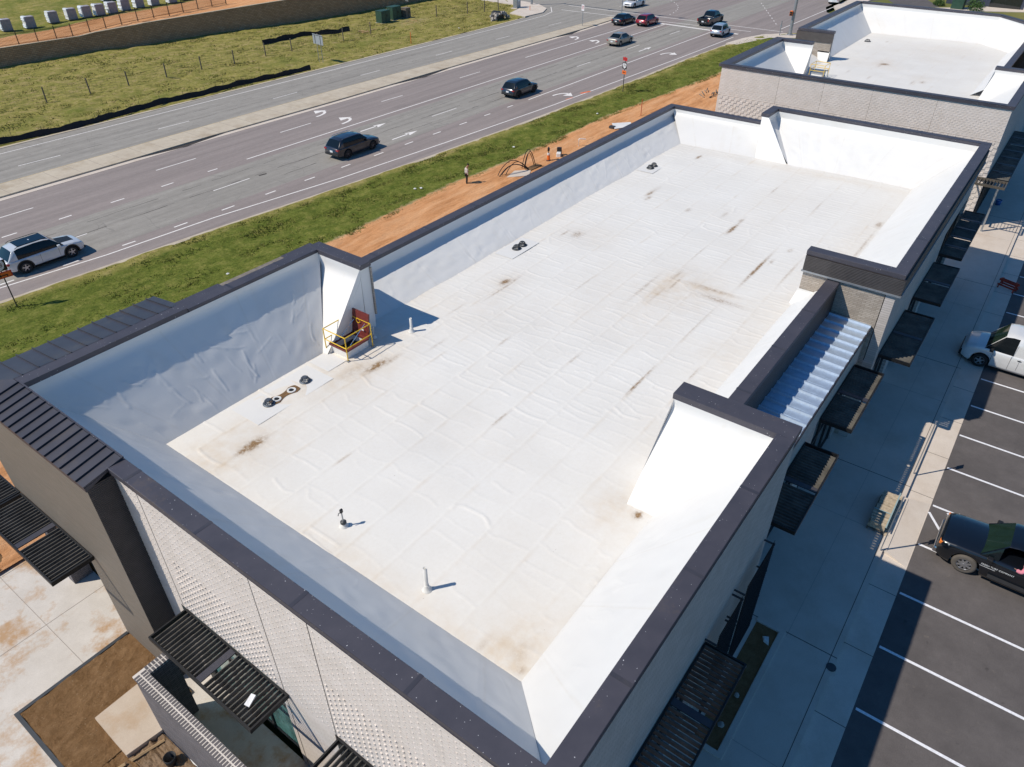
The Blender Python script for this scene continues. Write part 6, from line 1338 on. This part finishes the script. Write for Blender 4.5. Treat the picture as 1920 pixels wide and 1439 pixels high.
# far right background
t = thing('dark_building', 'dark blue grey building with pale pier at the top right corner', 'building', (156, 8, 0), world=True)
MB().box(154, 176, -8, 20.5, .02, 6).build('wall', 'darkbld', t); MB().box(153.6, 154, 4.2, 8.6, .02, 6).box(153.7, 154, -8, 3.9, .02, 6).build('pier', 'wbrick_y', t); MB().box(153.9, 154, 9.2, 13.8, .1, 4).build('window', 'glass', t)
cabinet(149.2, 17.8, 2.2, 1.8, 2.0, 'green transformer box beyond the second building roof')
def shrub(x, y, r_, label, seed=1, z=0):
    rg = random.Random(seed); t = thing('shrub', label, 'shrub', (x, y, z), 0, 'shrubs beyond the second building'); m = MB()
    for k in range(420):
        a, b_, c_ = rg.gauss(0, 1), rg.gauss(0, 1), abs(rg.gauss(0, 1)); n_ = math.sqrt(a*a+b_*b_+c_*c_)+1e-6; q_ = r_*rg.uniform(.5, 1.); p = Vector((a/n_*q_, b_/n_*q_, .15+c_/n_*q_)); d1 = Vector((rg.uniform(-1, 1), rg.uniform(-1, 1), rg.uniform(-1, 1))).normalized()*.12; d2 = Vector((rg.uniform(-1, 1), rg.uniform(-1, 1), rg.uniform(-1, 1))).normalized()*.09
        m.face([p-d1, p+d2, p+d1, p-d2])
    m.build('foliage', 'shrub', t); m = MB()
    for k in range(5): m.tube([(0, 0, 0), (rg.uniform(-.5, .5)*r_, rg.uniform(-.5, .5)*r_, r_*.7)], [.04, .015], 5)
    m.build('stem', 'wood', t)
shrub(148.6, 15.0, 1.2, 'green shrub right of the transformer box beyond the farther roof', 1); shrub(150.6, 21.0, 1.0, 'shrub left of the transformer box beyond the farther roof', 2); shrub(152.2, 15.6, 1.5, 'taller shrub against the dark building', 3)
# litter and clumps on the verge
for k, (x, y, lb) in enumerate([(34.6, 35.9, 'white scrap in the grass left of the standing person'), (35.0, 35.6, 'second white scrap in the grass left of the standing person'), (47.3, 35.6, 'white scrap in the grass beyond the standing person'), (60.6, 34.9, 'white scrap where grass meets the red earth'), (86.3, 74.6, 'white scrap on the grass beside the far road'), (17.0, 35.6, 'white scrap in the grass nearest the dark mansard')]):
    blob('litter', lb, 'litter', (x, y, .14), .11, 'white', 50+k, .5)
# ---------------------------------------------------------------- grass tufts (uncountable)
def tufts(name, label, n, fn, zf, hmin, hmax, mats, seed, probs=(.75, .25), wd=.02):
    rg = np.random.default_rng(seed); P = fn(rg, n); n = len(P); z = zf(P[:,0], P[:,1]); K = 4
    h = rg.uniform(hmin, hmax, (n, K)); a = rg.uniform(0, 2*np.pi, (n, K)); ln = rg.uniform(.2, .9, (n, K)); ox = rg.normal(0, .05, (n, K, 2))
    bx = P[:,None,0]+ox[...,0]; by = P[:,None,1]+ox[...,1]; pa = a+np.pi/2; w_ = wd*(1+h*2)
    V = np.zeros((n, K, 3, 3)); V[...,0,0] = bx-np.cos(pa)*w_; V[...,0,1] = by-np.sin(pa)*w_; V[...,1,0] = bx+np.cos(pa)*w_; V[...,1,1] = by+np.sin(pa)*w_
    V[...,0,2] = V[...,1,2] = z[:,None]-.03; V[...,2,0] = bx+np.cos(a)*h*ln; V[...,2,1] = by+np.sin(a)*h*ln; V[...,2,2] = z[:,None]+h
    V = V.reshape(-1, 3); nf = len(V)//3; me = bpy.data.meshes.new(name); me.vertices.add(len(V)); me.vertices.foreach_set('co', V.astype(np.float32).ravel())
    me.loops.add(nf*3); me.loops.foreach_set('vertex_index', np.arange(nf*3, dtype=np.int32)); me.polygons.add(nf); me.polygons.foreach_set('loop_start', (np.arange(nf)*3).astype(np.int32)); me.polygons.foreach_set('loop_total', np.full(nf, 3, np.int32))
    for m_ in mats: me.materials.append(MT[m_])
    me.polygons.foreach_set('material_index', rg.choice(len(mats), nf, p=probs).astype(np.int32)); me.update(calc_edges=True)
    o = bpy.data.objects.new(name, me); COL.objects.link(o); return tag(o, label, 'grass', kind='stuff')
def near_fn(rg, n):
    x = rg.uniform(-8, 108, n*2); u_ = rg.random(n*2); hi = pei(x)-.5; lo = gsi(x)-.6; y = lo+(hi-lo)*u_
    cl = np.sin(x*1.7+np.sin(y*2.3)*1.5)+np.sin(y*2.9+x*.6)+.6*np.sin(x*.43+y*.9)+rg.normal(0, .6, n*2); k = cl > -.3
    return np.stack([x[k], y[k]], 1)[:n]
tufts('grass', 'short green grass on the verge between road and red earth', 30000, near_fn, lambda x, y: vz(x, y)-.02, .02, .07, ['blade', 'bladey'], 1, (.7, .3), .026)
def far_fn(rg, n):
    x = rg.uniform(15, 108, n*2); lo = np.interp(x, [p[0] for p in FE], [p[1] for p in FE])+.6; hi = np.interp(x, [p[0] for p in WB], [p[1] for p in WB])-.2; y = lo+(hi-lo)*rg.random(n*2)
    cl = np.sin(x*1.1+np.sin(y*1.3)*1.5)+np.sin(y*1.9+x*.4)+rg.normal(0, .7, n*2); k = cl > -.2; return np.stack([x[k], y[k]], 1)[:n]
tufts('grass', 'dry yellow green grass on the bank below the retaining wall', 24000, far_fn, lambda x, y: bz(x, y)-.02, .03, .09, ['blade', 'bladey'], 2, (.2, .8), .035)
